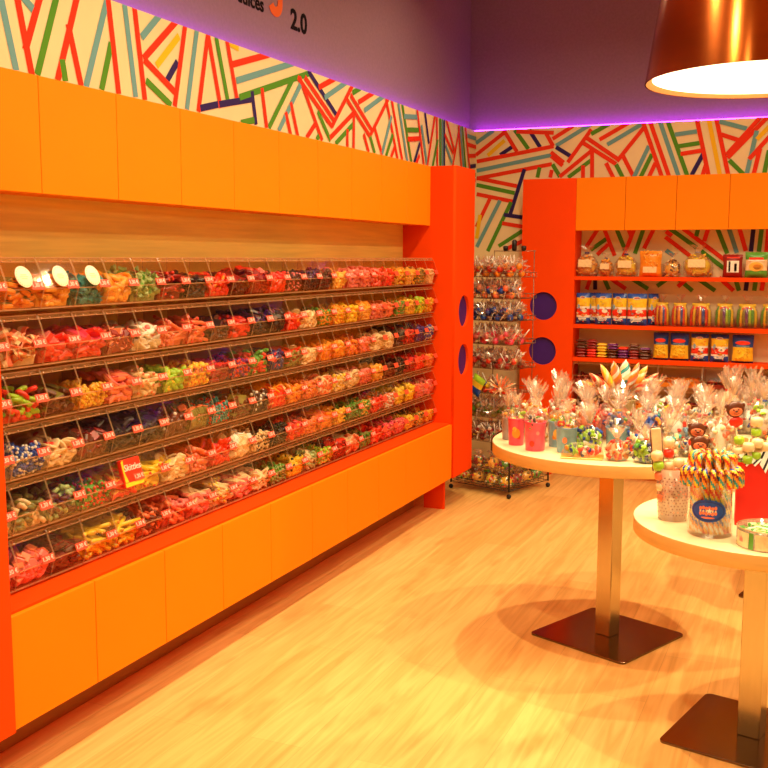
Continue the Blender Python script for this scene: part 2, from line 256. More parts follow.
# ------------------------------------------------------------------ room shell
ZL = 2.464      # top of the patterned wall panel
ZC = 3.5       # ceiling
def floor_mat():
    m, nt, b = new_mat('oak_laminate_floor')
    tc = nt.nodes.new('ShaderNodeTexCoord'); mp = nt.nodes.new('ShaderNodeMapping')
    mp.inputs['Rotation'].default_value = (0, 0, PI / 2)
    br = nt.nodes.new('ShaderNodeTexBrick')
    br.inputs['Scale'].default_value = 1.0; br.inputs['Brick Width'].default_value = 1.25; br.inputs['Row Height'].default_value = 0.19
    br.inputs['Mortar Size'].default_value = 0.0012; br.inputs['Mortar Smooth'].default_value = 0.6; br.offset = 0.37
    br.inputs['Color1'].default_value = (0.83, 0.47, 0.14, 1); br.inputs['Color2'].default_value = (0.92, 0.56, 0.19, 1)
    br.inputs['Mortar'].default_value = (0.66, 0.37, 0.11, 1); br.inputs['Bias'].default_value = 0.0
    g = nt.nodes.new('ShaderNodeTexNoise'); gm = nt.nodes.new('ShaderNodeMapping'); gm.inputs['Scale'].default_value = (13, 0.8, 1)
    g.inputs['Scale'].default_value = 1.6; g.inputs['Detail'].default_value = 6; g.inputs['Distortion'].default_value = 1.6
    rp = nt.nodes.new('ShaderNodeValToRGB'); rp.color_ramp.elements[0].position = 0.33; rp.color_ramp.elements[1].position = 0.62
    rp.color_ramp.elements[0].color = (0.87, 0.79, 0.67, 1); rp.color_ramp.elements[1].color = (1.06, 1.06, 1.06, 1)
    k = nt.nodes.new('ShaderNodeTexNoise'); km = nt.nodes.new('ShaderNodeMapping'); km.inputs['Scale'].default_value = (7, 2.2, 1)
    k.inputs['Scale'].default_value = 1.0; k.inputs['Detail'].default_value = 3
    kr = nt.nodes.new('ShaderNodeValToRGB'); kr.color_ramp.elements[0].position = 0.24; kr.color_ramp.elements[1].position = 0.40
    kr.color_ramp.elements[0].color = (0.80, 0.62, 0.50, 1); kr.color_ramp.elements[1].color = (1, 1, 1, 1)
    L = nt.links.new
    L(tc.outputs['Object'], mp.inputs[0]); L(mp.outputs[0], br.inputs['Vector'])
    L(tc.outputs['Object'], gm.inputs[0]); L(gm.outputs[0], g.inputs['Vector']); L(g.outputs['Fac'], rp.inputs[0])
    L(tc.outputs['Object'], km.inputs[0]); L(km.outputs[0], k.inputs['Vector']); L(k.outputs['Fac'], kr.inputs[0])
    m1 = nt.nodes.new('ShaderNodeMix'); m1.data_type = 'RGBA'; m1.blend_type = 'MULTIPLY'; m1.inputs[0].default_value = 1
    m2 = nt.nodes.new('ShaderNodeMix'); m2.data_type = 'RGBA'; m2.blend_type = 'MULTIPLY'; m2.inputs[0].default_value = 0.8
    L(br.outputs['Color'], m1.inputs[6]); L(rp.outputs[0], m1.inputs[7]); L(m1.outputs[2], m2.inputs[6]); L(kr.outputs[0], m2.inputs[7])
    L(m2.outputs[2], b.inputs['Base Color'])
    b.inputs['Roughness'].default_value = 0.42; b.inputs['Specular IOR Level'].default_value = 0.35
    return m
MB().box(-0.4, 5.6, -9.2, 0.4, -0.05, 0.0, floor_mat()).obj('floor', kind='structure')
MB().box(-0.4, 5.6, -9.2, 0.4, ZC, ZC + 0.05, M['ceiling']).obj('ceiling', kind='structure')

def mural_wall(name, lines, axis):
    """wall: cream panel up to ZL with coloured tape stripes, recessed mauve wall above"""
    mb = MB(); RC = 0.07
    if axis == 'L':
        mb.box(-0.15, 0.0, -9.2, 0.0, 0.0, ZL, M['mural_cream'])
        mb.box(-0.20, -RC, -9.2, RC, ZL, ZC, M['upper_wall'])
    else:
        mb.box(0.0, 5.5, 0.0, 0.15, 0.0, ZL, M['mural_cream'])
        mb.box(-RC, 5.5, RC, 0.20, ZL, ZC, M['upper_wall'])
    bm = bmesh.new()
    me0 = mb.mesh(name)
    keys = ['str_r', 'str_t', 'str_g', 'str_y', 'str_k']
    base = len(me0.materials)
    for k in keys: me0.materials.append(M[k])
    st = bmesh.new()
    for n, (a, b, c, d, k) in enumerate(lines):
        p = Vector((a, b)); q = Vector((c, d)); t = (q - p)
        if t.length < 1e-4: continue
        nn = Vector((-t.y, t.x)).normalized() * 0.0142
        e = 0.0015 + 0.00004 * n
        vs = []
        for w in (p + nn, p - nn, q - nn, q + nn):
            vs.append(st.verts.new((e, w.x, w.y) if axis == 'L' else (w.x, -e, w.y)))
        f = st.faces.new(vs); f.material_index = base + keys.index('str_' + k)
    def cut(co, no):
        g = st.verts[:] + st.edges[:] + st.faces[:]
        bmesh.ops.bisect_plane(st, geom=g, plane_co=co, plane_no=no, clear_outer=True)
    cut((0, 0, ZL - 0.001), (0, 0, 1))
    if axis == 'L': cut((0, -0.001, 0), (0, 1, 0))
    else: cut((0.001, 0, 0), (-1, 0, 0))
    sm = bpy.data.meshes.new('s'); st.to_mesh(sm); st.free()
    bm.from_mesh(me0); bm.from_mesh(sm); bm.to_mesh(me0); bm.free(); bpy.data.meshes.remove(sm)
    return link(me0, name, kind='structure')
mural_wall('wall_left', ML, 'L')
mural_wall('wall_back', MB_, 'B')
MB().box(5.45, 5.6, -9.2, 0.0, 0, ZC, M['side_wall']).obj('wall_right', kind='structure')
MB().box(-0.2, 5.6, -9.2, -9.05, 0, ZC, M['side_wall']).obj('wall_front', kind='structure')
# wood lining behind the pick and mix
MB().box(0.0, 0.012, -5.142, -1.418, 0.54, 1.76, M['wood_panel']).obj('trim_1', kind='structure')

# LED strips hidden in the ledge on top of the panel
o = MB().box(-0.040, -0.026, -9.0, 0.03, ZL + 0.0005, ZL + 0.008, M['led_left']).obj('led_strip')
tag(o, 'purple LED strip glowing along the ledge above the left striped wall', 'light strip')
o = MB().box(-0.020, 5.4, 0.026, 0.040, ZL + 0.0005, ZL + 0.008, M['led']).obj('led_strip')
tag(o, 'purple LED strip glowing along the ledge above the back striped wall', 'light strip')

# lettering on the left upper wall
def wall_text(txt, size, mat, y, z, sx=1.0, bold=0.0):
    me = text_mesh(txt, size, mat, 0.001, 'LEFT', 0, bold)
    # glyph plane: local x -> +Y, local y -> +Z, normal -> +X
    me.transform(Matrix(((0, 0, 1, -0.0685), (sx, 0, 0, y), (0, 1, 0, z), (0, 0, 0, 1))))
    return me
BL = M['matte_black']
o = link(wall_text('dulces', 0.095, BL, -3.185, 2.712, 1.0, .0018), 'painted_lettering')
tag(o, 'small black lowercase word "dulces" on the mauve wall above the stripes', 'lettering')
o = link(wall_text('2.0', 0.135, BL, -2.685, 2.706, 1.06, .0035), 'painted_lettering')
tag(o, 'black numerals "2.0" on the mauve wall', 'lettering')
hk = MB()
hkm = pm('letter_orange', (0.78, 0.14, 0.02), 0.7, spec=0.2)
HX = -0.0665
cl = [(-2.790, 3.0), (-2.790, 2.76)] + [(-2.836 + 0.046 * math.cos(a), 2.755 + 0.046 * math.sin(a)) for a in [-i * PI * .86 / 14 for i in range(15)]]
L1 = []; L2 = []
for i, p in enumerate(cl):
    q0 = cl[max(i - 1, 0)]; q1 = cl[min(i + 1, len(cl) - 1)]
    t = Vector((q1[0] - q0[0], q1[1] - q0[1])).normalized(); n = Vector((-t.y, t.x)) * 0.023
    L1.append((HX, p[0] + n.x, p[1] + n.y)); L2.append((HX, p[0] - n.x, p[1] - n.y))
nn_ = len(cl)
vs = L1 + L2 + [(x - .0022, y, z) for x, y, z in L1 + L2]
fs = [(i, i + 1, nn_ + i + 1, nn_ + i) for i in range(nn_ - 1)] + [(2 * nn_ + i, 2 * nn_ + i + 1, i + 1, i) for i in range(nn_ - 1)] + [(nn_ + i, nn_ + i + 1, 3 * nn_ + i + 1, 3 * nn_ + i) for i in range(nn_ - 1)]
hk.add(vs, fs, hkm)
tag(hk.obj('painted_lettering'), 'large orange hooked letter between the word and the numerals', 'lettering')

# ------------------------------------------------------------------ cabinets and posts
def panel_holes(w, h, t, holes, mat):
    """flat panel in XZ (front at y=0, back at y=t) with round holes, from a filled 2D curve"""
    cu = bpy.data.curves.new('p', 'CURVE'); cu.dimensions = '2D'; cu.fill_mode = 'BOTH'; cu.extrude = t / 2
    def poly(pts):
        sp = cu.splines.new('POLY'); sp.points.add(len(pts) - 1); sp.use_cyclic_u = True
        for i, p in enumerate(pts): sp.points[i].co = (p[0], p[1], 0, 1)
    poly([(0, 0), (w, 0), (w, h), (0, h)])
    for (x, z, r) in holes: poly([(x + r * math.cos(2 * PI * i / 40), z + r * math.sin(2 * PI * i / 40)) for i in range(40)])
    o = bpy.data.objects.new('p', cu); COL.objects.link(o); bpy.context.view_layer.update()
    me = bpy.data.meshes.new_from_object(o); bpy.data.objects.remove(o); bpy.data.curves.remove(cu)
    me.transform(Matrix(((1, 0, 0, 0), (0, 0, 1, t / 2), (0, 1, 0, 0), (0, 0, 0, 1))))
    me.materials.clear(); me.materials.append(mat)
    return me
ZB, ZT = 0.202, 2.093
PO = M['post_orange']; DO = M['door_orange']
def post(name, w, d, holes, loc, rz, label, legx, leg_x0=0.03):
    """upright tower; local x = width along its face, -y = front, face at y=-d"""
    r = empty(name, loc, rz)
    b = MB(); t = 0.018
    b.box(0, t, -d + t, 0, ZB, ZT, PO); b.box(w - t, w, -d + t, 0, ZB, ZT, PO)
    b.box(t, w - t, -d + t, 0, ZB, ZB + t, PO); b.box(t, w - t, -d + t, 0, ZT - t, ZT, PO)
    b.obj('tower_body', r)
    fr = link(panel_holes(w, ZT - ZB, t, [(x, z - ZB, q) for x, z, q in holes], PO), 'front_panel', r, (0, -d, ZB))
    for x, z, q in holes:
        dsk = MB().lathe([(q + 0.012, 0), (q + 0.012, 0.004)], M['hole_purple'], 40, TR(x, -d + t + 0.0045, z, PI / 2, 0, 0), False)
        dsk.obj('hole_backing', r)['label'] = 'round purple backing seen through the hole'
    lg = MB().box(legx, legx + 0.022, -d + 0.06, -leg_x0, 0.0, ZB, PO); lg.obj('leg', r)
    return tag(r, label, 'shelving tower', 'orange towers')
H1, H2, HR = 1.222, 0.921, 0.098
# left wall: local x -> +Y, local -y -> +X : rotation +90deg
post('shelf_tower', 0.355, 0.353, [(0.172, H1, HR), (0.172, H2, HR)], (0, -1.418, 0), PI / 2, 'orange tower with two round purple holes at the corner end of the left wall', 0.003, 0.16)
post('shelf_tower', 0.355, 0.353, [(0.172, H1, HR), (0.172, H2, HR)], (0, -5.497, 0), PI / 2, 'orange tower at the left edge of the picture, ending the bin wall', 0.30, 0.03)
post('shelf_tower', 0.377, 0.200, [(0.161, H1 - 0.008, HR), (0.161, H2 - 0.024, HR)], (0.419, 0, 0), 0, 'orange tower with two round purple holes standing left of the snack shelves', 0.20)
post('shelf_tower', 0.377, 0.200, [(0.161, H1, HR), (0.161, H2, HR)], (3.134, 0, 0), 0, 'orange tower closing the right end of the snack shelves', 0.1)

def cabinet(name, w, d, z0, z1, door_z0, door_z1, loc, rz, label, cat, group, body_mat):
    r = empty(name, loc, rz); t = 0.018
    MB().box(0.0, w, -d + t + 0.001, 0, z0, z1, body_mat).obj('cabinet_body', r)
    MB().box(0.0013, w - 0.0013, -d, -d + t, door_z0, door_z1, DO, bev=0.0012).obj('door', r)
    return tag(r, label, cat, group)
W = 0.3722
for i in range(10):
    y = -1.418 - (i + 1) * W + (0.006 if False else 0)
    k = 9 - i
    cabinet('overhead_cabinet', W, 0.190, 1.745, ZT, 1.741, ZT, (0, -1.418 - (i + 1) * W, 0), PI / 2,
            'orange wall cabinet above the bins, %s door from the left' % ORD[k], 'cabinet', 'wall cabinets over the bin wall', DO)
    cabinet('base_cabinet', W, 0.342, ZB + 0.006, 0.543, ZB, 0.536, (0, -1.418 - (i + 1) * W, 0), PI / 2,
            'orange low cabinet under the bins, %s door from the left' % ORD[k], 'cabinet', 'low cabinets under the bin wall', PO)
# plinth board set back under the low cabinets; left one's brown paints the shade
MB().box(0.0, 0.10, -5.142, -1.43, 0.0, ZB, pm('plinth_shade_brown', (0.42, 0.20, 0.06), 0.6)).obj('baseboard_shade_left', kind='structure')
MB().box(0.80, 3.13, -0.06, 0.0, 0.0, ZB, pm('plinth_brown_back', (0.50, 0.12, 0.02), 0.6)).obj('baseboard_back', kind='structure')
for i in range(7):
    cabinet('overhead_cabinet', 0.334, 0.200, 1.741, ZT, 1.737, ZT, (0.796 + 0.334 * i, 0, 0), 0,
            'orange wall cabinet above the snack shelves, %s door from the left' % ORD[i], 'cabinet', 'wall cabinets over the snack shelves', DO)
    cabinet('base_cabinet', 0.334, 0.200, ZB + 0.006, 0.50, ZB, 0.50, (0.796 + 0.334 * i, 0, 0), 0,
            'orange low cabinet behind the tables, %s door from the left' % ORD[i], 'cabinet', 'low cabinets under the snack shelves', PO)
SH = [1.424, 1.092, 0.861]
for i, z in enumerate(SH):
    o = MB().box(0.797, 3.133, -0.197, -0.001, z - 0.026, z, PO, bev=0.001).obj('shelf_board')
    tag(o, 'long orange shelf board, %s of three under the back cabinets' % ('topmost', 'middle', 'lowest')[i], 'shelf', 'snack shelves')
# ------------------------------------------------------------------ sweets
def sweet_mesh(kind, c1, c2=None, seed=0):
    """one sweet, roughly 3-6 cm, centred on its own base plane"""
    r = random.Random(seed); a = C(c1); b = C(c2 or c1); m = MB()
    if kind == 'slab': m.box(-.028, .028, -.017, .017, 0, .012, a, bev=.003); m.box(-.026, .026, -.015, .015, .0121, .0145, b, bev=.001)
    elif kind == 'cube': m.box(-.014, .014, -.014, .014, 0, .024, a, bev=.004); m.box(-.012, .012, -.012, .012, .0241, .028, b, bev=.0015)
    elif kind == 'ring':
        m.tube([(.017 * math.cos(t), .017 * math.sin(t), .008) for t in [2 * PI * i / 14 for i in range(14)]], .0075, a, 6, closed=True)
        m.tube([(.017 * math.cos(t), .017 * math.sin(t), .012) for t in [2 * PI * i / 14 for i in range(14)]], .0055, b, 6, closed=True)
    elif kind == 'worm':
        n = 12; pts = [(-.035 + .07 * i / n, .010 * math.sin(i * 1.1 + seed), .008 + .006 * math.sin(i * .8)) for i in range(n + 1)]
        m.tube(pts[:n // 2 + 1], .0065, a, 7); m.tube(pts[n // 2:], .0065, b, 7)
    elif kind == 'stick':
        m.tube([(-.045, 0, .006), (-.02, .003, .008), (.01, -.002, .009), (.045, .001, .006)], .006, a, 8)
        m.tube([(.045, .001, .006), (.047, .001, .006)], .0045, b, 6)
        m.tube([(-.047, 0, .006), (-.045, 0, .006)], .0045, b, 6)
    elif kind == 'belt':
        n = 10
        for q, mat in ((-.006, a), (.006, b)):
            pts = [(-.04 + .08 * i / n, q, .012 + .011 * math.sin(i * 1.0 + seed)) for i in range(n + 1)]
            vs = []; fs = []
            for (x, y, z) in pts: vs += [(x, y - .006, z), (x, y + .006, z), (x, y + .006, z + .004), (x, y - .006, z + .004)]
            for i in range(n):
                for k in range(4):
                    j = (k + 1) % 4; fs.append((i * 4 + k, i * 4 + j, i * 4 + 4 + j, i * 4 + 4 + k))
            fs += [(0, 3, 2, 1), (n * 4, n * 4 + 1, n * 4 + 2, n * 4 + 3)]
            m.add(vs, fs, mat)
    elif kind == 'ball': m.ball(.013, a, TR(0, 0, .012)); m.ball(.006, b, TR(.004, .003, .021))
    elif kind == 'berry':
        m.ball(.010, a, TR(0, 0, .012))
        for i in range(14):
            t = i * 2.4; z = -.8 + 1.7 * i / 13; q = math.sqrt(max(0, 1 - z * z))
            m.ball(.0045, b if i % 3 == 0 else a, TR(.010 * q * math.cos(t), .010 * q * math.sin(t), .012 + .010 * z), 6, 4)
    elif kind == 'bottle':
        m.lathe([(.003, 0), (.009, .001), (.010, .018), (.006, .026), (.0055, .034)], a, 10, TR(-.02, 0, .009, 0, PI / 2, 0))
        m.lathe([(.006, .034), (.0062, .040), (.004, .042)], b, 10, TR(-.02, 0, .009, 0, PI / 2, 0))
    elif kind == 'wrap':
        m.box(-.016, .016, -.011, .011, 0, .018, a, bev=.004); m.box(-.005, .005, -.0115, .0115, -.0003, .0185, b, bev=.001)
        for sx in (-1, 1):
            vs = [(sx * .015, 0, .009)]; nn = 8
            for i in range(nn):
                t = 2 * PI * i / nn; q = .013 + .003 * (i % 2)
                vs.append((sx * (.030 + .003 * (i % 2)), q * math.cos(t), .009 + q * .6 * math.sin(t)))
            m.add(vs, [(0, 1 + i, 1 + (i + 1) % nn) for i in range(nn)], a)
    elif kind == 'bear':
        m.ball(.010, a, TR(0, 0, .009), 8, 6, (1.2, .85, .85)); m.ball(.0075, a, TR(.016, 0, .010), 8, 6)
        for sx, sy in ((-.009, -.008), (-.009, .008), (.007, -.008), (.007, .008)): m.ball(.0045, b, TR(sx, sy, .005), 6, 4)
        for sy in (-.005, .005): m.ball(.003, b, TR(.020, sy, .015), 6, 4)
    elif kind == 'egg':  # fried-egg shape
        m.lathe([(.004, 0), (.022, .001), (.024, .005), (.019, .008), (.004, .009)], a, 12); m.ball(.009, b, TR(0, 0, .009), 8, 5, (1, 1, .6))
    elif kind == 'lips':
        m.ball(.012, a, TR(-.010, 0, .009), 8, 6, (1.3, .8, .7)); m.ball(.012, a, TR(.010, 0, .009), 8, 6, (1.3, .8, .7)); m.ball(.009, b, TR(0, .006, .010), 8, 5, (1.7, .6, .6))
    me = m.mesh('sweet'); me.transform(Matrix.Scale(1.28, 4)); return me

# (shape, first colour, second colour, fill) for every bin, tier by tier, left to right
def P_(s):
    out = []
    for it in s.split(','):
        q = it.split(); out.append((q[0], q[1], q[2], float(q[3]) if len(q) > 3 else 1.0))
    assert len(out) == 24, len(out)
    return out
BINS = [P_(s) for s in (
 "slab orange lorange 1.1,slab orange olive 1.1,slab lorange orange 1.2,wrap teal teal 1.1,ring lorange orange 1.2,wrap palegreen green 1.3,stick dred red 1.4,slab black brown 1,lips red orange 1,slab brown dred .9,cube dred red 1.3,lips red pink 1,berry brown pink .9,berry brown black 1.1,berry brown dred 1.2,lips lorange yellow .9,lips pink salmon 1.2,bear pink salmon 1.3,ring red pink 1.2,lips red orange 1.1,bear orange yellow 1.2,bottle lorange yellow 1.2,berry olive lorange 1.1,egg cream lorange 1",
 "belt cream lorange 1.1,belt cream salmon 1.1,slab red pink 1,slab red hotpink 1.1,cube dred salmon .7,egg white pink 1.2,stick salmon pink 1,stick salmon red 1.2,slab brown black .9,slab red dred .8,slab black brown 1.3,cube black brown 1.3,lips red orange .7,egg cream yellow .8,bear green orange .9,bear orange yellow 1.2,lips yellow orange 1.1,ring lorange orange 1.1,bear pink salmon 1,egg salmon pink 1,berry green salmon 1,bear yellow lorange 1.3,bottle lime yellow 1.2,bear yellow orange 1.1",
 "worm red green 1.1,worm red lime 1.1,slab brown olive .8,bear lorange yellow 1,slab salmon pink 1.4,stick cream salmon 1.2,lips lime yellow 1,bear yellow orange 1.2,slab dred red .7,bear purple red 1,worm green red 1.1,lips navy red 1.1,slab olive red .9,egg cream orange .7,lips orange salmon .8,ring orange lorange .8,bear orange salmon .8,bear salmon pink 1.1,egg cream pink 1.1,egg cream salmon .9,slab black black 1.3,bear red dred 1,berry navy blue 1.1,berry blue cream 1",
 "belt cream white 1.2,berry blue white 1.2,egg cream red 1.1,cube brown dred .8,slab black black 1.4,slab black black 1.4,ball brown white .9,cube olive salmon .7,berry teal red .9,slab brown olive 1.1,ball black white 1.2,cube red orange 1,lips orange red 1,bear salmon orange 1.1,ring salmon cream 1,bear yellow cream 1.2,egg cream pink 1.2,bear pink salmon 1,bottle lorange orange 1.1,slab brown black .9,cube black brown 1.1,slab dred red .9,lips red salmon .8,bear orange salmon .9",
 "bear brown orange 1,worm cream olive 1.1,worm palegreen brown 1.1,bear green red .9,slab red lorange .8,stick yellow red 1.1,egg cream yellow 1,stick salmon pink 1.2,lips red hotpink 1.3,cube cream white 1.1,berry cream black 1,berry black black 1.3,lips red orange .8,bear salmon orange .8,slab orange salmon .8,bear lorange yellow .9,bear green olive 1.1,bear green lorange 1.1,lips red white .8,bear salmon white 1,lips yellow lorange 1.3,lips yellow yellow 1.4,bear salmon pink 1.1,egg pink cream 1",
 "cube dred pink 1,cube pink salmon 1.1,slab brown dred 1.1,stick yellow lorange 1.2,stick yellow orange 1.1,worm salmon brown 1.2,worm pink salmon 1.1,slab pink cream 1.2,stick cream yellow 1.2,slab pink cream 1,egg cream pink 1,bear green palegreen .9,ball yellow black 1,worm palegreen cream 1.1,bear lime lorange 1,cube dred red .9,slab salmon cream .9,bear olive green 1,lips red salmon 1,bear hotpink salmon 1.2,berry pink hotpink 1,bear yellow lorange 1.1,bear olive lorange 1,bear orange yellow .9")]
SHAPE_WORD = dict(slab='flat slabs', cube='cubes', ring='rings', worm='worms', stick='sticks', belt='curled belts', ball='balls', berry='berries',
                  bottle='bottles', wrap='wrapped sweets', bear='gummies', egg='round disc sweets', lips='soft lip-shaped gums')
SNAME = dict(slab='gummy_slab', cube='gummy_cube', ring='gummy_ring', worm='gummy_worm', stick='gummy_stick', belt='gummy_belt', ball='candy_ball', berry='gummy_berry',
             bottle='gummy_bottle', wrap='wrapped_sweet', bear='gummy_bear', egg='gummy_disc', lips='gummy_lips')
SING = dict(slab='flat gummy slab', cube='gummy cube', ring='gummy ring', worm='gummy worm', stick='gummy stick', belt='curled gummy belt', ball='candy ball', berry='gummy berry',
            bottle='gummy bottle', wrap='wrapped sweet', bear='small gummy', egg='round gummy disc', lips='soft lip-shaped gum')
CW = dict(orange='orange', lorange='light orange', yellow='yellow', cream='cream', teal='teal', green='green', lime='bright green', olive='olive green', red='red',
          dred='dark red', pink='pink', salmon='salmon', brown='dark brown', black='black', blue='blue', navy='navy', purple='purple', white='white',
          hotpink='hot pink', palegreen='pale green', grey='grey', lblue='light blue')
SC_CACHE = {}
def sweet(kind, c1, c2, seed):
    k = (kind, c1, c2, seed % 2)
    if k not in SC_CACHE: SC_CACHE[k] = sweet_mesh(kind, c1, c2, seed % 2)
    return SC_CACHE[k]

ZTAG = [1.46, 1.288, 1.121, .956, .789, .62]
BW = .155; AC = M['acrylic']; AE = M['acrylic_edge']
def bin_body_mesh(w):
    """local: x out from wall (+), y along wall, z=0 at tag height"""
    m = MB(); t = .0025
    prof = [(.03, -.068), (.222, -.068), (.240, -.008), (.243, 0.0), (.214, .075), (.206, .086), (.03, .086)]
    for y0 in (.0005, w - .0005 - t):   # side panels
        vs = [(x, y0, z) for x, z in prof] + [(x, y0 + t, z) for x, z in prof]; n = len(prof)
        m.add(vs, [list(range(n)), list(range(2 * n - 1, n - 1, -1))], AC)
        m.add(vs, [(i, i + n, (i + 1) % n + n, (i + 1) % n) for i in range(n)], AE)
    a, b = .003, w - .003
    m.box(.03, .222, a, b, -.068, -.0655, M['acrylic_shelf'])                 # floor
    m.box(.218, .2225, a, b, -.0685, -.0640, AE)              # front bottom edge
    vs = [(.222, a, -.068), (.222, b, -.068), (.2405, b, -.006), (.2405, a, -.006)]   # sloping front lip
    m.add(vs + [(x - .0025, y, z) for x, y, z in vs], [(0, 1, 2, 3), (7, 6, 5, 4)], AC)
    m.box(.2375, .2415, a, b, -.0085, -.0055, AE)
    m.box(.03, .206, a, b, .0835, .086, M['acrylic_shelf'])                   # fixed top strip
    m.box(.2035, .2065, a, b, .072, .0865, M['acrylic_shelf'])
    m.box(.203, .2075, a, b, .0845, .088, AE)
    return m.mesh('bin')
def bin_lid_mesh(w):
    m = MB(); a, b = .0045, w - .0045
    vs = [(.2445, a, -.003), (.2445, b, -.003), (.2150, b, .0735), (.2150, a, .0735)]
    m.add(vs + [(x - .0022, y, z) for x, y, z in vs], [(0, 1, 2, 3), (7, 6, 5, 4), (0, 4, 5, 1)], AC)
    m.box(.2120, .2155, a, b, .0725, .0750, AE)
    for y in (w * .3, w * .7): m.ball(.0032, AE, TR(.2165, y, .0765), 7, 5)
    m.ball(.004, AE, TR(.2150, .010, .0745), 7, 5)
    return m.mesh('lid')
BODY = bin_body_mesh(BW); LID = bin_lid_mesh(BW)
tg = MB(); tg.box(-.001, .0006, -.027, .027, -.013, .013, M['tag_red'], bev=.0004)
TAGM = tg.mesh('price_tag')
TTXT = text_mesh('1,30 €', .019, M['tag_white'], .0003)
TTXT.transform(Matrix(((0, 0, 1, .0012), (1, 0, 0, 0), (0, 1, 0, 0.0008), (0, 0, 0, 1))))
Y0 = -5.142
srnd = random.Random(11)
for k in range(6):
    for j in range(24):
        kind, c1, c2, fill = BINS[k][j]
        y = Y0 + j * BW; zt = ZTAG[k]
        body = link(BODY, 'sweet_bin', None, (0, y, zt))
        word = '%s %s' % (CW[c1], SHAPE_WORD[kind])
        tag(body, 'clear acrylic bin of %s, %s, %s bin from the left' % (word, TIER[k], ORD[j]), 'bin', 'pick and mix bins')
        link(LID, 'lid', body)
        pt = link(TAGM, 'price_tag', body, (.2462, BW - .034, .004), rot=(0, math.radians(-21), 0))
        if j < 18: link(TTXT, 'price_print', pt)
        # heap of sweets behind (uncountable), then the front ones one by one
        heap = MB(); zf = -.064; near = j < 9
        big = kind in ('slab', 'stick', 'belt', 'worm')
        H = .042 + .034 * fill
        def front_x(z): return .222 + (z + .068) / .062 * .0185 if z < -.006 else .2415 - (z + .003) / .0765 * .0295
        hc = C(c1)
        # filler body under the loose ones
        pr = [(.035, zf), (.195, zf), (.200, zf + H * .25), (.190, zf + H * .52), (.10, zf + H * .72), (.035, zf + H * .85)]
        n = len(pr); vs = [(x, .008, z) for x, z in pr] + [(x, BW - .008, z) for x, z in pr]
        heap.add(vs, [list(range(n)), list(range(2 * n - 1, n - 1, -1))] + [(i, i + n, (i + 1) % n + n, (i + 1) % n) for i in range(n)], hc)
        src = [sweet(kind, c1, c2, q) for q in (0, 1)]
        place = []
        rows = 4 if not big else 4
        nc = 5 if not big else 4
        for lv in range(rows):
            for c in range(nc):
                z = zf + .004 + (H - .012) * lv / (rows - .6) + srnd.uniform(-.004, .004)
                x = front_x(z + .012) - (.030 if not big else .036) - srnd.uniform(0, .008) - .006 * lv
                yy = .024 + (BW - .048) * (c + .5 * (lv % 2) * .6) / (nc - .7) + srnd.uniform(-.004, .004)
                yy = min(max(yy, .026), BW - .026)
                place.append((x, yy, z))
        for c in range(nc * 2):
            place.append((srnd.uniform(.06, .17), srnd.uniform(.028, BW - .028), zf + H * .80 + srnd.uniform(-.004, .012)))
        if big: eul = lambda: (srnd.uniform(-.6, .6), srnd.uniform(-.5, .5), srnd.choice((0, PI)) + srnd.uniform(-.55, .55) + (PI / 2 if kind != 'slab' and srnd.random() < .35 else 0))
        else: eul = lambda: (srnd.uniform(-.9, .9), srnd.uniform(-.3, 1.1), srnd.uniform(0, 6.28))
        nfront = rows * nc
        for q, (x, yy, z) in enumerate(place):
            e = eul(); me = src[q % 2]
            T = TR(x, yy, z, *e)
            pv = [T @ v.co for v in me.vertices]      # keep each sweet inside its bin
            dz = max(0, -.0635 - min(p.z for p in pv)) - max(0, max(p.z for p in pv) - .081)
            dy = max(0, .0045 - min(p.y for p in pv)) - max(0, max(p.y for p in pv) - (BW - .0045))
            dx = -max(p.x - front_x(p.z + dz) + .004 for p in pv) if q < nfront else -max(0, max(p.x - front_x(p.z + dz) + .004 for p in pv))
            T = TR(x + dx, yy + dy, z + dz, *e)
            if near and q < nfront:
                o = link(me, SNAME[kind], None, (x + dx, y + yy + dy, zt + z + dz), rot=e)
                tag(o, '%s in the %s, %s bin from the left' % ('%s %s' % (CW[c1], SING[kind]), TIER[k], ORD[j]), 'sweet',
                    '%s in the %s of the %s' % (word, ORD[j] + ' bin', TIER[k]))
            else:
                vs = [tuple(v.co) for v in me.vertices]
                for mi_, mat in enumerate(me.materials):
                    heap.add(vs, [tuple(p.vertices) for p in me.polygons if p.material_index == mi_], mat, False, T)
        ho = heap.obj('heap_of_sweets', None, (0, y, zt))
        tag(ho, 'heap of %s in the %s, %s bin from the left' % (word, TIER[k], ORD[j]), 'sweets', kind='stuff')

# round paper signs on three top bins
sg = MB(); sg.lathe([(.033, 0), (.034, .0008), (.033, .0016)], pm('sign_paper', (.95, .90, .68), .6), 28)
gp = pm('sign_green_print', (.55, .62, .30), .6)
for r_ in (.0285,):
    for i in range(20):
        a = 2 * PI * i / 20; sg.box(-.0016, .0016, -.0016, .0016, .0016, .0019, gp, TR(r_ * math.cos(a), r_ * math.sin(a), 0, 0, 0, a))
for i, w_ in enumerate((.012, .017, .012)): sg.box(-w_, w_, -.0012, .0012, .0016, .0020, gp, TR(0, .006 - .006 * i, 0))
SGM = sg.mesh('round_sign')
SGM.transform(Matrix(((0, 0, 1, 0), (1, 0, 0, 0), (0, 1, 0, 0), (0, 0, 0, 1))))
for i, (yy, zz) in enumerate(((-4.913, 1.490), (-4.755, 1.490), (-4.603, 1.490))):
    o = link(SGM, 'round_sign', None, (.2365, yy, zz), rot=(0, math.radians(-21), 0))
    tag(o, 'round cream paper sign on the top tier of bins, %s of the three' % ('leftmost', 'middle', 'rightmost')[i], 'sign', 'round signs on the top tier')

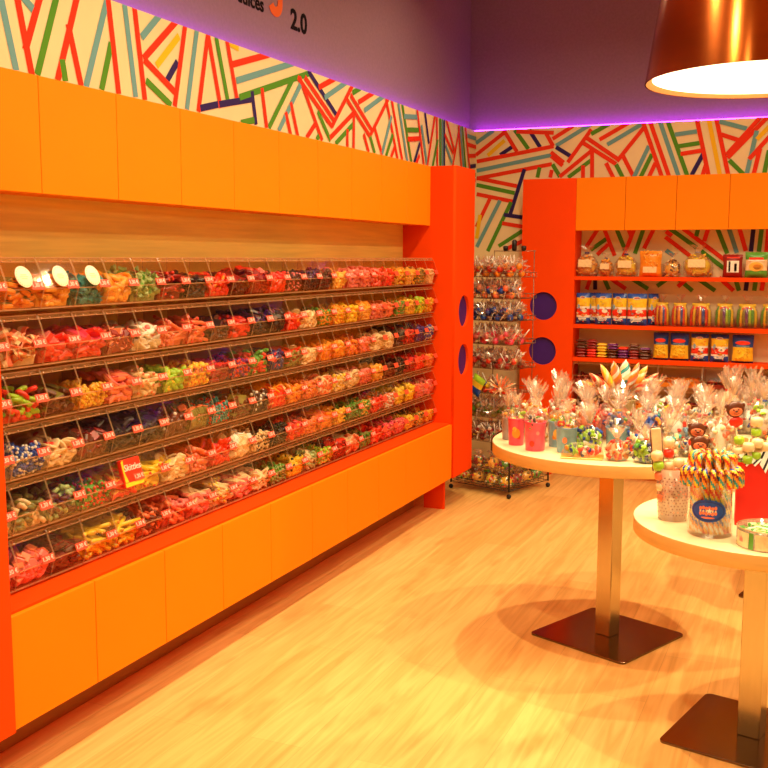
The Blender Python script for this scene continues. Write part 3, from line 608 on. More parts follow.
# cardboard sweet box standing in a bin of the fifth tier
r = empty('sweet_box', (.2515, -4.440, .765))
r.rotation_euler = (0, math.radians(-14), math.radians(0))
MB().box(-.016, .0, -.040, .064, 0, .098, C('red'), bev=.0015).obj('box_body', r)
MB().box(.0002, .0008, -.038, .062, .002, .016, C('yellow')).obj('yellow_band', r)
b_ = MB(); b_.add([(.0009, -.040 + .0, .09), (.0009, -.028, .098), (.0009, -.030, .05), (.0009, -.018, .018), (.0009, -.036, .018)], [(0, 4, 3, 2, 1)], C('yellow')); b_.obj('yellow_swoosh', r)
tm = text_mesh('Skittles', .032, C('white'), .0006, 'CENTER', 0.2)
tm.transform(Matrix(((0, 0, 1, .0014), (1, 0, 0, .014), (0, 1, 0, .066), (0, 0, 0, 1)))); link(tm, 'box_lettering', r)
tag(r, 'red cardboard sweet box with white lettering standing among the bins of the fifth tier', 'box')

# two tiers of clear bins under the lowest snack shelf on the back wall
W2 = .29
BODY2 = bin_body_mesh(W2); LID2 = bin_lid_mesh(W2)
for k, zt in enumerate((.745, .577)):
    for j in range(8):
        x = .800 + .2915 * j
        o = link(BODY2, 'sweet_bin', None, (x, .029, zt), rot=(0, 0, -PI / 2)); 
        tag(o, 'wide clear bin behind the tables, %s row, %s bin from the left' % (('upper', 'lower')[k], ORD[j]), 'bin', 'clear bins under the snack shelves')
        link(LID2, 'lid', o)
        heap = MB(); cs = [('ball', 'dred', 'brown'), ('cube', 'brown', 'cream'), ('egg', 'orange', 'cream')][(j + k) % 3]
        src = sweet(cs[0], cs[1], cs[2], 0)
        heap.box(.05, .18, .01, W2 - .01, -.064, -.035, C(cs[1]))
        for q in range(26):
            T = TR(srnd.uniform(.05, .185), srnd.uniform(.03, W2 - .03), -.036 + srnd.uniform(0, .012), srnd.uniform(-1, 1), srnd.uniform(-1, 1), 0)
            vs = [tuple(v.co) for v in src.vertices]
            for mi_, mat in enumerate(src.materials):
                heap.add(vs, [tuple(p.vertices) for p in src.polygons if p.material_index == mi_], mat, False, T)
        ho = heap.obj('heap_of_sweets', None, (x, .029, zt)); ho.rotation_euler = (0, 0, -PI / 2)
        tag(ho, 'heap of %s sweets in the %s wide bins, %s from the left' % (CW[cs[1]], ('upper', 'lower')[k], ORD[j]), 'sweets', kind='stuff')
# ------------------------------------------------------------------ snack packs on the back shelves
def pillow(name, w, h, d, bands, parent=None, loc=(0, 0, 0), rz=0, logo=None, crimp=.010, seed=0, nw=10, nh=14):
    """standing flexible bag: bulging in the middle, flat crimped seals at top and bottom; bands = [(z0..1, colour)] from bottom up"""
    r = random.Random(seed); m = MB(); mats = [C(c) for _, c in bands]
    def prof(u, v):  # u -1..1 across, v 0..1 up
        e = min(v, 1 - v); q = min(1, e / .16) ** .6 if e > 0 else 0
        return d / 2 * q * (1 - abs(u) ** 2.6) ** .6 + .0012
    for side in (1, -1):
        vs = []; g = {}
        for j in range(nh + 1):
            v = j / nh
            for i in range(nw + 1):
                u = -1 + 2 * i / nw
                ww = w / 2 * (1 - .07 * math.sin(PI * v) ** 2)
                zz = h * v + (.002 * (i % 2) if j in (0, nh) else 0)
                b = prof(u, v) + (r.uniform(-.0012, .0012) if 0 < j < nh and 0 < i < nw else 0)
                vs.append((u * ww, -side * b, zz))
        for bi, (lim, c) in enumerate(bands):
            lo = bands[bi - 1][0] if bi else 0
            fs = []
            for j in range(nh):
                vc = (j + .5) / nh
                if lo <= vc < lim:
                    for i in range(nw):
                        a = j * (nw + 1) + i
                        f = (a, a + 1, a + nw + 2, a + nw + 1); fs.append(f if side > 0 else f[::-1])
            if fs: m.add(vs, fs, mats[bi], True)
    # close side rims
    if logo:
        for (kind, x, z, sx, sz, c) in logo:
            yy = -d / 2 - .0016
            if kind == 'oval':
                m.lathe([(1, 0), (1, .0008)], C(c), 18, Matrix.Translation((x, yy, z)) @ Matrix.Diagonal((sx, 1, sz, 1)) @ Euler((PI / 2, 0, 0)).to_matrix().to_4x4(), False)
            elif kind == 'bar':
                m.box(x - sx, x + sx, yy - .0006, yy, z - sz, z + sz, C(c))
            elif kind == 'curl':
                for q in range(int(sz)):
                    a, b = r.uniform(-sx, sx), r.uniform(-sx, sx)
                    m.tube([(x + a, yy, z + b), (x + a + r.uniform(-.01, .01), yy - .002, z + b + .008), (x + a + r.uniform(-.012, .012), yy, z + b + .014)], .0032, C(c), 5)
    me = m.mesh(name)
    return link(me, name, parent, loc, rot=(0, 0, rz))

def tied_bag(w, h, d, fillc, loc, label, seed=0, paper=True, neck='navy', names=('snack_bag', 'snack bag'), group='snack bags on the shelves'):
    """clear bag full of snacks, tied at the top; parts: film, filling, tie, paper label"""
    r = random.Random(seed); root = empty(names[0], loc); w *= 1.14; h *= 1.2; d *= 1.05
    fl = MB(); bh = h * .76
    for i in range(int(80)):
        a = r.uniform(0, 2 * PI); v = r.uniform(.06, .90); q = math.sqrt(r.uniform(.2, 1)) * (1 - max(0, v - .45) * 1.1)
        x, y, z = q * math.cos(a) * (w / 2 - .009), q * math.sin(a) * (d / 2 - .009), bh * v
        c = C(r.choice(fillc)); L_ = .011
        dx, dz = r.uniform(-L_, L_), r.uniform(-L_, L_)
        fl.tube([(x - dx, y, z - dz), (x, y - .005, z), (x + dx, y, z + dz * .3)], .0065, c, 6)
    fl.ball(1, C(fillc[0]), Matrix.Translation((0, 0, bh * .42)) @ Matrix.Diagonal((w / 2 - .016, d / 2 - .014, bh * .40, 1)), 12, 8)
    o = fl.obj('filling', root); o['kind'] = 'stuff'
    fm = MB(); prof = [(.70, 0), (.98, .05), (1.0, .35), (.93, .60), (.66, .80), (.22, .95), (.10, 1.0)]
    S = Matrix.Diagonal((w / 2, d / 2, 1, 1))
    fm.lathe([(a, .001 + b * bh) for a, b in prof], M['cello'], 18, S, True, True, False, .035, r)
    fm.lathe([(.10, bh), (.30, bh + (h - bh) * .5), (.55, h)], M['cello'], 9, S, False, False, False, .35, r)
    fm.obj('film', root)
    MB().lathe([(.09 * w, bh - .004), (.10 * w, bh), (.09 * w, bh + .005)], C(neck), 12).obj('tie', root)
    if paper:
        MB().box(-w * .27, w * .27, -d / 2 - .0022, -d / 2 - .0010, bh * .40, bh * .72, C('cream')).obj('paper_label', root)
    return tag(root, label, names[1], group)

yS = -.115
z1, z2, z3 = [s + .0005 for s in SH]
# top shelf
tied_bag(.150, .175, .115, ['lorange', 'orange', 'cream'], (.862, yS, z1), 'tied clear bag of orange curls at the left end of the top snack shelf', 1)
tied_bag(.100, .135, .09, ['orange', 'lorange'], (.995, yS, z1), 'small tied clear bag of orange snacks, second bag on the top snack shelf', 2)
tied_bag(.148, .165, .10, ['yellow', 'yellow', 'lorange'], (1.132, yS, z1), 'tied clear bag of yellow puffs, third bag on the top snack shelf', 3)
o = empty('snack_bag', (1.298, yS, z1))
pillow('film', .150, .172, .07, [(1.0, 'orange')], o, logo=[('bar', 0, .048, .045, .020, 'cream'), ('curl', 0, .115, .055, 26, 'lorange')], seed=4)
tag(o, 'squarish orange bag with a cream label on the top snack shelf', 'snack bag', 'snack bags on the shelves')
tied_bag(.115, .135, .09, ['lorange', 'brown', 'cream'], (1.440, yS, z1), 'small tied clear bag of mixed nuts on the top snack shelf', 5, False, 'cream')
tied_bag(.178, .180, .12, ['yellow', 'lorange', 'yellow'], (1.605, yS, z1), 'large tied clear bag of yellow puffs on the top snack shelf', 6, True, 'grey')
o = pillow('snack_packet', .125, .150, .055, [(1, 'dred')], None, (1.828, yS, z1), logo=[('bar', .004, .072, .038, .038, 'white'), ('bar', -.018, .072, .006, .034, 'black'), ('bar', .020, .066, .008, .026, 'orange'), ('bar', .004, .130, .04, .004, 'red')], seed=7)
tag(o, 'dark red glossy packet with a white panel on the top snack shelf', 'snack packet', 'packets on the top shelf')
o = pillow('snack_packet', .140, .165, .06, [(.28, 'green'), (.72, 'cream'), (1, 'green')], None, (1.975, yS, z1), logo=[('oval', 0, .072, .045, .030, 'lorange'), ('oval', .008, .070, .026, .017, 'orange'), ('bar', 0, .125, .045, .007, 'red'), ('bar', 0, .112, .05, .004, 'white')], seed=8)
tag(o, 'green packet with a cream and orange panel on the top snack shelf', 'snack packet', 'packets on the top shelf')
o = pillow('snack_packet', .140, .150, .06, [(1, 'cream')], None, (2.125, yS, z1), logo=[('bar', 0, .07, .04, .02, 'green')], seed=9)
tag(o, 'pale cream packet right of the green packet on the top snack shelf', 'snack packet', 'packets on the top shelf')

# middle shelf: blue packets then tied bags
def specks(w, seed):
    r = random.Random(seed + 90); out = []
    for i in range(16): out.append(('oval', r.uniform(-.38, .38) * w, r.uniform(.052, .112), r.uniform(.004, .009), r.uniform(.003, .007), r.choice(['red', 'white', 'dred', 'lorange', 'cream', 'lblue', 'red'])))
    for i in range(6): out.append(('oval', r.uniform(-.36, .36) * w, r.uniform(.118, .165), r.uniform(.004, .010), r.uniform(.002, .005), r.choice(['lorange', 'cream', 'orange'])))
    for i in range(8): out.append(('oval', r.uniform(-.36, .36) * w, r.uniform(.014, .045), r.uniform(.003, .008), r.uniform(.002, .004), r.choice(['white', 'navy', 'lblue', 'red'])))
    return out
def blue_pack(w, loc, label, seed, rz=0):
    h = .215; k = w / .105; w *= 1.06
    o = pillow('snack_packet', w, h, .055, [(.20, 'blue'), (.30, 'white'), (.48, 'red'), (.58, 'white'), (.84, 'yellow'), (1, 'blue')], None, loc, rz,
               logo=[('oval', 0, .186, .022 * k, .010, 'white'), ('oval', 0, .186, .018 * k, .007, 'red'), ('bar', 0, .186, .012 * k, .0016, 'white'), ('oval', .015 * k, .095, .020 * k, .014, 'white'), ('oval', -.025 * k, .085, .018 * k, .016, 'red'),
                     ('oval', 0, .145, .030 * k, .018, 'yellow'), ('bar', 0, .040, .032 * k, .0035, 'white'), ('bar', 0, .030, .026 * k, .0025, 'white'), ('oval', .005, .062, .016 * k, .010, 'orange'), ('oval', -.03 * k, .12, .008, .02, 'lblue')] + specks(w, seed), seed=seed)
    return tag(o, label, 'snack packet', 'blue, yellow and red snack packets')
blue_pack(.092, (.850, yS - .02, z2), 'blue packet with yellow and red print, leftmost on the middle snack shelf', 1)
blue_pack(.085, (.912, yS + .045, z2), 'blue packet set back between the first two on the middle snack shelf', 2, .1)
blue_pack(.105, (.990, yS - .02, z2), 'blue packet with a red and white logo, second front one on the middle shelf', 3)
blue_pack(.100, (1.100, yS - .01, z2), 'blue packet slightly turned, third front one on the middle snack shelf', 4, -.25)
blue_pack(.125, (1.222, yS - .03, z2), 'widest blue packet on the middle snack shelf', 5, .05)
blue_pack(.070, (1.318, yS + .045, z2), 'blue packet half hidden behind the widest one on the middle snack shelf', 6, .5)
def stripe_bag(x, w, cols, label, seed):
    r = random.Random(seed); root = empty('snack_bag', (x, yS, z2)); h = .205
    body = MB()
    for i in range(7):
        xx = -w / 2 + .012 + (w - .024) * i / 6; c = cols[i % len(cols)]
        e = 1 - abs(i - 3) / 3.6
        body.tube([(xx, -.006, .008), (xx * 1.02, -.030 * e - .006, .045), (xx * .98, -.030 * e - .006, .11), (xx * .6, -.012, .150)], [.008, .010, .010, .006], C(c), 6)
        body.tube([(xx, .01, .008), (xx, .026, .06), (xx * .6, .012, .150)], .009, C(c), 6)
    body.obj('sweet_sticks', root)
    pillow('header_print', w * .80, .060, .05, [(1, 'yellow')], root, (0, 0, .098), logo=[('oval', 0, .030, w * .24, .013, 'red'), ('bar', 0, .030, w * .15, .002, 'white')], seed=seed)
    fm = MB(); S = Matrix.Diagonal((w / 2 + .003, .052, 1, 1))
    fm.lathe([(.8, .001), (1, .02), (1, .10), (.80, .15), (.15, .168), (.1, .172)], M['cello'], 18, S, True, True, False, .03, r)
    fm.lathe([(.1, .172), (.3, .19), (.5, h + .01)], M['cello'], 9, S, False, False, False, .35, r); fm.obj('film', root)
    return tag(root, label, 'snack bag', 'striped bags on the middle shelf')
for i, (x, w, l) in enumerate(((1.385, .098, 'red and yellow striped sweet bag nearest the blue packets on the middle snack shelf'), (1.502, .105, 'second red and yellow striped sweet bag on the middle snack shelf'), (1.637, .140, 'widest red and yellow striped sweet bag on the middle snack shelf'))):
    stripe_bag(x, w, ['red', 'yellow', 'dred', 'orange', 'blue'], l, i + 20)
for i, (x, w, l) in enumerate(((1.790, .120, 'green and yellow striped bag right of the red ones on the middle snack shelf'), (1.932, .132, 'second green and yellow striped sweet bag on the middle snack shelf'), (2.075, .120, 'third green and yellow striped sweet bag on the middle snack shelf'))):
    stripe_bag(x, w, ['green', 'yellow', 'olive', 'purple', 'lime'], l, i + 30)

# lowest shelf: flat little packets lying in layers, then standing packets
mr = random.Random(5)
pk = {}
for c, d2 in (('dred', 'red'), ('brown', 'cream'), ('yellow', 'lorange'), ('red', 'orange'), ('purple', 'cream')):
    m = MB(); n = 8
    vs = []; fs = []
    for i in range(n + 1):
        u = -1 + 2 * i / n; t = .009 * (1 - u * u) ** .5 + .001
        for v, q in ((-1, 0), (-.6, 1), (.6, 1), (1, 0)): vs += [(u * .0345, v * .028, .010 + t * q)]
        for v, q in ((1, 0), (.6, 1), (-.6, 1), (-1, 0)): vs += [(u * .0345, v * .028, .009 - t * q * .8)]
    for i in range(n):
        for k in range(8): fs.append((i * 8 + k, i * 8 + (k + 1) % 8, i * 8 + 8 + (k + 1) % 8, i * 8 + 8 + k))
    fs += [list(range(7, -1, -1)), [n * 8 + k for k in range(8)]]
    m.add(vs, fs, C(c), True); m.box(-.020, .020, -.012, .012, .0195, .0205, C(d2))
    pk[c] = m.mesh('small_packet')
cols_ = [('dred', 'dark red'), ('brown', 'dark brown'), ('purple', 'purple'), ('red', 'bright red')]
for si, (x, c) in enumerate([(.845, 0), (.918, 3), (.991, 'y'), (1.064, 1), (1.137, 2), (1.210, 0), (1.283, 1)]):
    for lv in range((6, 6, 5, 5, 4, 5, 4)[si]):
        for dy in (-.028, .036):
            if dy > 0 and lv > 2: continue
            key = 'yellow' if c == 'y' else cols_[(c + (lv > 2)) % 4][0]
            nm = 'yellow' if c == 'y' else cols_[(c + (lv > 2)) % 4][1]
            o = link(pk[key], 'small_packet', None, (x + mr.uniform(-.001, .001), -.105 + dy, z3 + lv * .0205), rot=(mr.uniform(-.12, .12), 0, mr.uniform(-.12, .12)))
            tag(o, 'small flat %s packet lying in the %s stack of the lowest snack shelf' % (nm, ORD[si]), 'packet', 'small packets, %s stack' % ORD[si])
def yellow_pack(x, w, label, seed):
    k = w / .115
    o = pillow('snack_packet', w, .185, .055, [(.08, 'navy'), (.60, 'yellow'), (1, 'blue')], None, (x, yS, z3),
               logo=[('curl', 0, .055, .036 * k, 30, 'yellow'), ('oval', 0, .135, .040 * k, .014, 'red'), ('bar', 0, .135, .028 * k, .003, 'white'), ('bar', 0, .114, .036 * k, .003, 'lblue'), ('bar', 0, .158, .03 * k, .003, 'navy')], seed=seed)
    tag(o, label, 'snack packet', 'packets standing on the lowest shelf')
yellow_pack(1.385, .100, 'blue and yellow puff packet, leftmost standing one on the lowest snack shelf', 41)
yellow_pack(1.508, .122, 'blue and yellow puff packet, second standing one on the lowest snack shelf', 42)
def bp3(x, label, seed):
    o = blue_pack(.108, (x, yS, z3), label, seed); o.scale = (1, 1, .86)
bp3(1.640, 'blue, yellow and red packet left of its twin on the lowest snack shelf', 43)
bp3(1.768, 'blue, yellow and red packet right of its twin on the lowest snack shelf', 44)
yellow_pack(1.915, .135, 'blue and yellow puff packet at the right of the lowest snack shelf', 45)
# ------------------------------------------------------------------ wire rack in the corner
RX, RY, RZ = .432, -.690, math.radians(-17.8)
rk = empty('wire_rack', (RX, RY, 0), RZ)
HW = .235; WI = M['wire']; WS = pm('rack_thin_wire', (0.30, 0.17, 0.10), 0.35, metal=0.7)
TZ = [1.425, 1.285, 1.140, .985, .825, .660, .500, .340, .055]
fr = MB()
for sx in (-1, 1):
    for sy in (-1, 1):
        fr.tube([(sx * HW, sy * HW, .045), (sx * HW, sy * HW, .36)], .006, WI, 8)
for sx, sy in ((-1, 1), (.93, 1)):
    fr.tube([(sx * .165, sy * .165 - .03, .045), (sx * .165, sy * .165 - .03, 1.60)], .003, WS, 8)
fr.tube([(-.165, .135, 1.595), (.165, .135, 1.595)], .003, WS, 6)
fr.obj('frame', rk)
for x in (-.075, -.005, .07):
    MB().lathe([(.006, 1.595), (.016, 1.60), (.018, 1.625 if x != -.005 else 1.66), (.008, 1.63 if x != -.005 else 1.67)], M['black'], 10, TR(x, .135, 0)).obj('finial', rk)
def basket(z, hx, hy, lip):
    b = MB(); WI = M['wire'] if hx > .2 else WS
    for q in (0, lip):
        b.tube([(-hx, -hy, z + q), (hx, -hy, z + q), (hx, hy, z + q), (-hx, hy, z + q)], .0022, WI, 6, closed=True)
    n = 9
    for i in range(n):
        t = -hx + 2 * hx * i / (n - 1); b.tube([(t, -hy, z + lip), (t, -hy, z), (t, hy, z), (t, hy, z + lip)], .0016, WI, 5)
        t = -hy + 2 * hy * i / (n - 1); b.tube([(-hx, t, z + lip), (-hx, t, z), (hx, t, z), (hx, t, z + lip)], .0016, WI, 5)
    b.obj('wire_basket', rk)
for z in TZ[:-1]: basket(z, .165, .150 if z > .4 else .165, .03)
basket(.050, HW, HW, .035)
for sx in (-1, 1):
    for sy in (-1, 1):
        MB().lathe([(.014, -.007), (.016, 0), (.014, .007)], M['black'], 14, TR(sx * HW, sy * HW, .0165, PI / 2, 0, 0)).obj('castor', rk)
tag(rk, 'black wire rack on castors standing in the corner between the two orange towers', 'display rack')

RM = TR(RX, RY, 0, 0, 0, RZ)
def lolly_mesh(c1, c2, seed, L=.05):
    r = random.Random(seed); m = MB()
    m.ball(.013, C(c1), TR(0, 0, .010), 8, 6); m.ball(.0085, C(c2), TR(.003, -.004, .017), 7, 5)
    m.tube([(0, 0, .015), (r.uniform(-.02, .02), -.01, .015 + L)], .002, C('white'), 5)
    vs = []; fs = []   # crinkled wrapper ears
    for k in range(13):
        a = r.uniform(0, 2 * PI); b = r.uniform(.1, 1.1); q = r.uniform(.03, .045); w_ = .006
        d = Vector((math.cos(a) * math.cos(b), math.sin(a) * math.cos(b), math.sin(b))); s_ = d.orthogonal().normalized() * w_
        o = len(vs); p = Vector((0, 0, .016)); vs += [tuple(p), tuple(p + d * q * .6 + s_), tuple(p + d * q), tuple(p + d * q * .6 - s_), tuple(p + d * q * .5 + s_.cross(d) * .7)]
        fs += [(o, o + 1, o + 4), (o + 1, o + 2, o + 4), (o + 2, o + 3, o + 4), (o + 3, o, o + 4)]
    m.add(vs, fs, M['cello_highlit'])
    return m.mesh('lolly')
tiers = [('orange', 'red', 'orange and red'), ('salmon', 'lorange', 'orange and grey'), ('blue', 'lblue', 'blue'), ('hotpink', 'red', 'pink'), ('dred', 'brown', 'dark red'),
         ('red', 'blue', 'red and blue'), ('olive', 'white', 'green and white'), ('dred', 'navy', 'dark red and brown')]
alt = [('red', 'lorange'), ('blue', 'red'), ('navy', 'purple'), ('pink', 'red'), ('red', 'cream'), ('yellow', 'blue'), ('green', 'cream'), ('brown', 'red')]
for k, (c1, c2, w_) in enumerate(tiers):
    ms = [lolly_mesh(c1, c2, k * 3, .05), lolly_mesh(alt[k][0], alt[k][1], k * 3 + 1, .045), lolly_mesh(c1, 'white', k * 3 + 2, -.045)]
    if k == 5: n = 12
    else: n = 40
    for i in range(n):
        row = i // 10 * .75; col = i % 10
        if i % 3 == 2 and k != 5: up_ = .048
        else: up_ = 0
        p = RM @ Vector((-.150 + .033 * col + mr.uniform(-.006, .006), -.130 + .055 * row + mr.uniform(-.008, .008), TZ[k] + .006 + .030 * (i % 3 == 1) + up_))
        o = link(ms[i % 3], 'wrapped_lollipop', None, p, rot=(mr.uniform(-.5, .5), mr.uniform(-.5, .5), mr.uniform(0, 6)), scale=(1.75,) * 3)
        tag(o, 'small %s wrapped lollipop, %s basket of the corner rack' % (w_, ORD[k]), 'lollipop', 'wrapped lollipops in the %s basket of the rack' % ORD[k])
# a pack and a spiky bunch hanging on the rack
o = pillow('sweet_packet', .10, .13, .03, [(.45, 'blue'), (.75, 'yellow'), (1, 'lime')], None, tuple(RM @ Vector((-.10, -.185, .655))), RZ, seed=3)
o.rotation_euler[1] = .5
tag(o, 'blue and yellow packet tilted at the left side of the corner rack', 'sweet packet')
sb = MB()
for k in range(46):
    a = mr.uniform(0, 2 * PI); b = mr.uniform(-.4, 1.5); q = mr.uniform(.05, .11)
    d = Vector((math.cos(a) * math.cos(b), math.sin(a) * math.cos(b), math.sin(b)))
    s_ = d.orthogonal().normalized() * .004
    sb.add([tuple(-s_ * .4), tuple(d * q + s_), tuple(d * q * 1.05), tuple(d * q - s_), tuple(s_.cross(d) + d * q * .5)], [(0, 1, 4), (1, 2, 4), (2, 3, 4), (3, 0, 4)], C('cream' if k % 2 else 'salmon'))
sb.ball(.018, C('white'), TR(0, 0, 0))
o = sb.obj('ribbon_bow', None, tuple(RM @ Vector((.13, -.20, .700))))
tag(o, 'spiky pale ribbon bow hanging on the front right of the corner rack', 'bow')

# bags of mixed sweets piled on the lower shelves
def sweet_bag_mesh(w, h, cols, seed):
    r = random.Random(seed); f = MB()
    for i in range(34):
        a = r.uniform(0, 2 * PI); e = r.uniform(-.9, 1.2); q = .80
        x, y, z = q * w / 2 * math.cos(a) * math.cos(e), q * w / 2 * math.sin(a) * math.cos(e), h * .36 + q * h * .36 * math.sin(e)
        f.box(-.011, .011, -.007, .007, -.005, .005, C(r.choice(cols)), TR(x, y, z, r.uniform(0, 3), r.uniform(0, 3), r.uniform(0, 3)), bev=.003)
    f.ball(1, C(cols[0]), Matrix.Translation((0, 0, h * .36)) @ Matrix.Diagonal((w * .36, w * .36, h * .30, 1)), 10, 7)
    g = MB()
    S = Matrix.Diagonal((w / 2, w / 2, h, 1))
    g.lathe([(.45, .0), (.85, .06), (1.0, .30), (.92, .52), (.55, .68), (.14, .76)], M['cello'], 13, S, False, True, False, .07, r)
    g.lathe([(.14, .76), (.34, .86), (.62, 1.0)], M['cello_highlit'], 9, S, False, False, False, .4, r)
    return f.mesh('sweets'), g.mesh('film')
pal = [['yellow', 'green', 'red', 'cream', 'olive'], ['dred', 'yellow', 'green', 'white', 'orange'], ['lorange', 'olive', 'brown', 'yellow', 'red'], ['green', 'cream', 'dred', 'yellow', 'purple']]
bm_ = [sweet_bag_mesh(.115, .115, p, i) for i, p in enumerate(pal)]
cnt = 0
def rack_bag(x, y, z, lay):
    global cnt
    f, g = bm_[cnt % 4]
    r = empty('sweet_bag', RM @ Vector((x, y, z)), mr.uniform(0, 6))
    link(f, 'sweets', r); link(g, 'film', r)
    tag(r, 'clear bag of mixed sweets in the %s of the rack' % lay, 'sweet bag', 'sweet bags in the %s of the rack' % lay); cnt += 1
for i in range(4):
    for j in range(4):
        if j < 2 or i > 1: rack_bag(-.170 + .113 * i, -.170 + .113 * j, .0545, 'bottom basket')
for i in range(4):
    for j in range(3):
        if j == 0 or i == 3: rack_bag(-.165 + .110 * i, -.165 + .12 * j, .165, 'upper layer of the bottom basket')
for i in range(3): rack_bag(-.10 + .105 * i, -.10, .3445, 'lowest hanging basket')
# ------------------------------------------------------------------ round tables
def table(cx, cy, R, z, bx, by, rz, label):
    r = empty('round_table', (bx, by, 0), rz); t = .048
    dx, dy = cx - bx, cy - by; c, s = math.cos(-rz), math.sin(-rz); ox, oy = dx * c - dy * s, dx * s + dy * c
    m = MB(); m.lathe([(R - .002, z - t), (R, z - t + .002), (R, z - .002)], M['table_edge'], 96, TR(ox, oy, 0), True, True, False)
    m.lathe([(R, z - .002), (R - .002, z)], M['table_top'], 96, TR(ox, oy, 0), False, False, True)
    m.obj('table_top', r)
    h = .036
    MB().box(-h, h, -h, h, .008, z - t - .0005, M['steel'], bev=.003).obj('pole', r)
    b = .227; rr_ = .022; vs = []
    for (sx, sy, a0) in ((1, 1, 0), (-1, 1, PI / 2), (-1, -1, PI), (1, -1, 1.5 * PI)):
        for k in range(7):
            a = a0 + PI / 2 * k / 6; vs.append((sx * (b - rr_) + rr_ * math.cos(a), sy * (b - rr_) + rr_ * math.sin(a)))
    n = len(vs); V = [(x, y, .0005) for x, y in vs] + [(x, y, .0075) for x, y in vs] + [(x * .994, y * .994, .009) for x, y in vs]
    F = [list(range(n - 1, -1, -1)), [2 * n + i for i in range(n)]]
    for q in (0, n): F += [(q + i, q + (i + 1) % n, q + n + (i + 1) % n, q + n + i) for i in range(n)]
    MB().add(V, F, M['base_steel']).obj('base_plate', r)
    return tag(r, label, 'table', 'round display tables')
T1 = (1.644, -3.157); Z1 = .81; T2 = (2.275, -3.872); Z2 = .72; T3 = (2.385, -2.255); Z3 = .78
table(T1[0], T1[1], .482, Z1, 1.646, -3.157, math.radians(-23), 'round beech-edged table covered with wrapped sweets, standing nearest the bin wall')
table(T2[0], T2[1], .414, Z2, 2.258, -3.876, math.radians(-13.4), 'lower round table at the right edge holding the rainbow stick jar')
table(T3[0], T3[1], .46, Z3, 2.375, -2.263, math.radians(-13.4), 'round table standing behind the other two at the right edge')
e1 = Z1 + .0005; e2 = Z2 + .0005; e3 = Z3 + .0005

# ------------------------------------------------------------------ gifts on the first table
gr = random.Random(21)
def film_tuft(m, r, z0, h, w, mat, n=11, R0=.010):
    """flared crumpled film above the tie: ragged leaves"""
    for k in range(n):
        a = 2 * PI * k / n + r.uniform(-.2, .2); q = w * r.uniform(.4, 1.15); hh = h * r.uniform(.55, 1.12); wd = w * r.uniform(.16, .30)
        d = Vector((math.cos(a), math.sin(a), 0)); s_ = Vector((-d.y, d.x, 0))
        p0 = d * R0 * .5 + Vector((0, 0, z0)); p1 = d * q * .55 + Vector((0, 0, z0 + hh * .6)); p2 = d * q + Vector((0, 0, z0 + hh))
        m.add([tuple(p0 - s_ * .004), tuple(p0 + s_ * .004), tuple(p1 - s_ * wd), tuple(p1 + d * wd * .5), tuple(p1 + s_ * wd), tuple(p2 - s_ * wd * .6), tuple(p2 + s_ * wd * .8 - Vector((0, 0, hh * .12)))],
              [(0, 1, 3, 2), (1, 4, 3), (2, 3, 5), (3, 4, 6), (3, 6, 5)], mat)
def sweets_in(m, r, n, cx, cy, z0, z1, R_, cols, size=.012):
    for i in range(n):
        a = r.uniform(0, 2 * PI); q = math.sqrt(r.uniform(.35, 1)) * R_; z = r.uniform(z0, z1)
        k = r.random(); T = TR(cx + q * math.cos(a), cy + q * math.sin(a), z, r.uniform(0, 3), r.uniform(0, 3), r.uniform(0, 3)); c = C(r.choice(cols))
        if k < .4: m.box(-size, size, -size * .6, size * .6, -size * .45, size * .45, c, T, bev=size * .25)
        elif k < .7: m.ball(size * .8, c, T, 8, 6)
        elif k < .85: m.tube([(-size * 1.3, 0, 0), (0, size * .4, 0), (size * 1.3, 0, 0)], size * .32, c, 6, T)
        else: m.add([tuple(T @ Vector(p)) for p in ((0, 0, 0), (-size * 1.6, size * .7, 0), (-size * 1.6, -size * .7, size * .4), (size * 1.6, size * .7, 0), (size * 1.6, -size * .7, size * .4), (0, 0, size * .4))], [(0, 1, 5), (5, 2, 0), (0, 5, 3), (0, 4, 5)], C('white'))
MIX = ['white', 'red', 'blue', 'lime', 'orange', 'yellow', 'pink', 'navy', 'cream', 'teal', 'white', 'salmon']
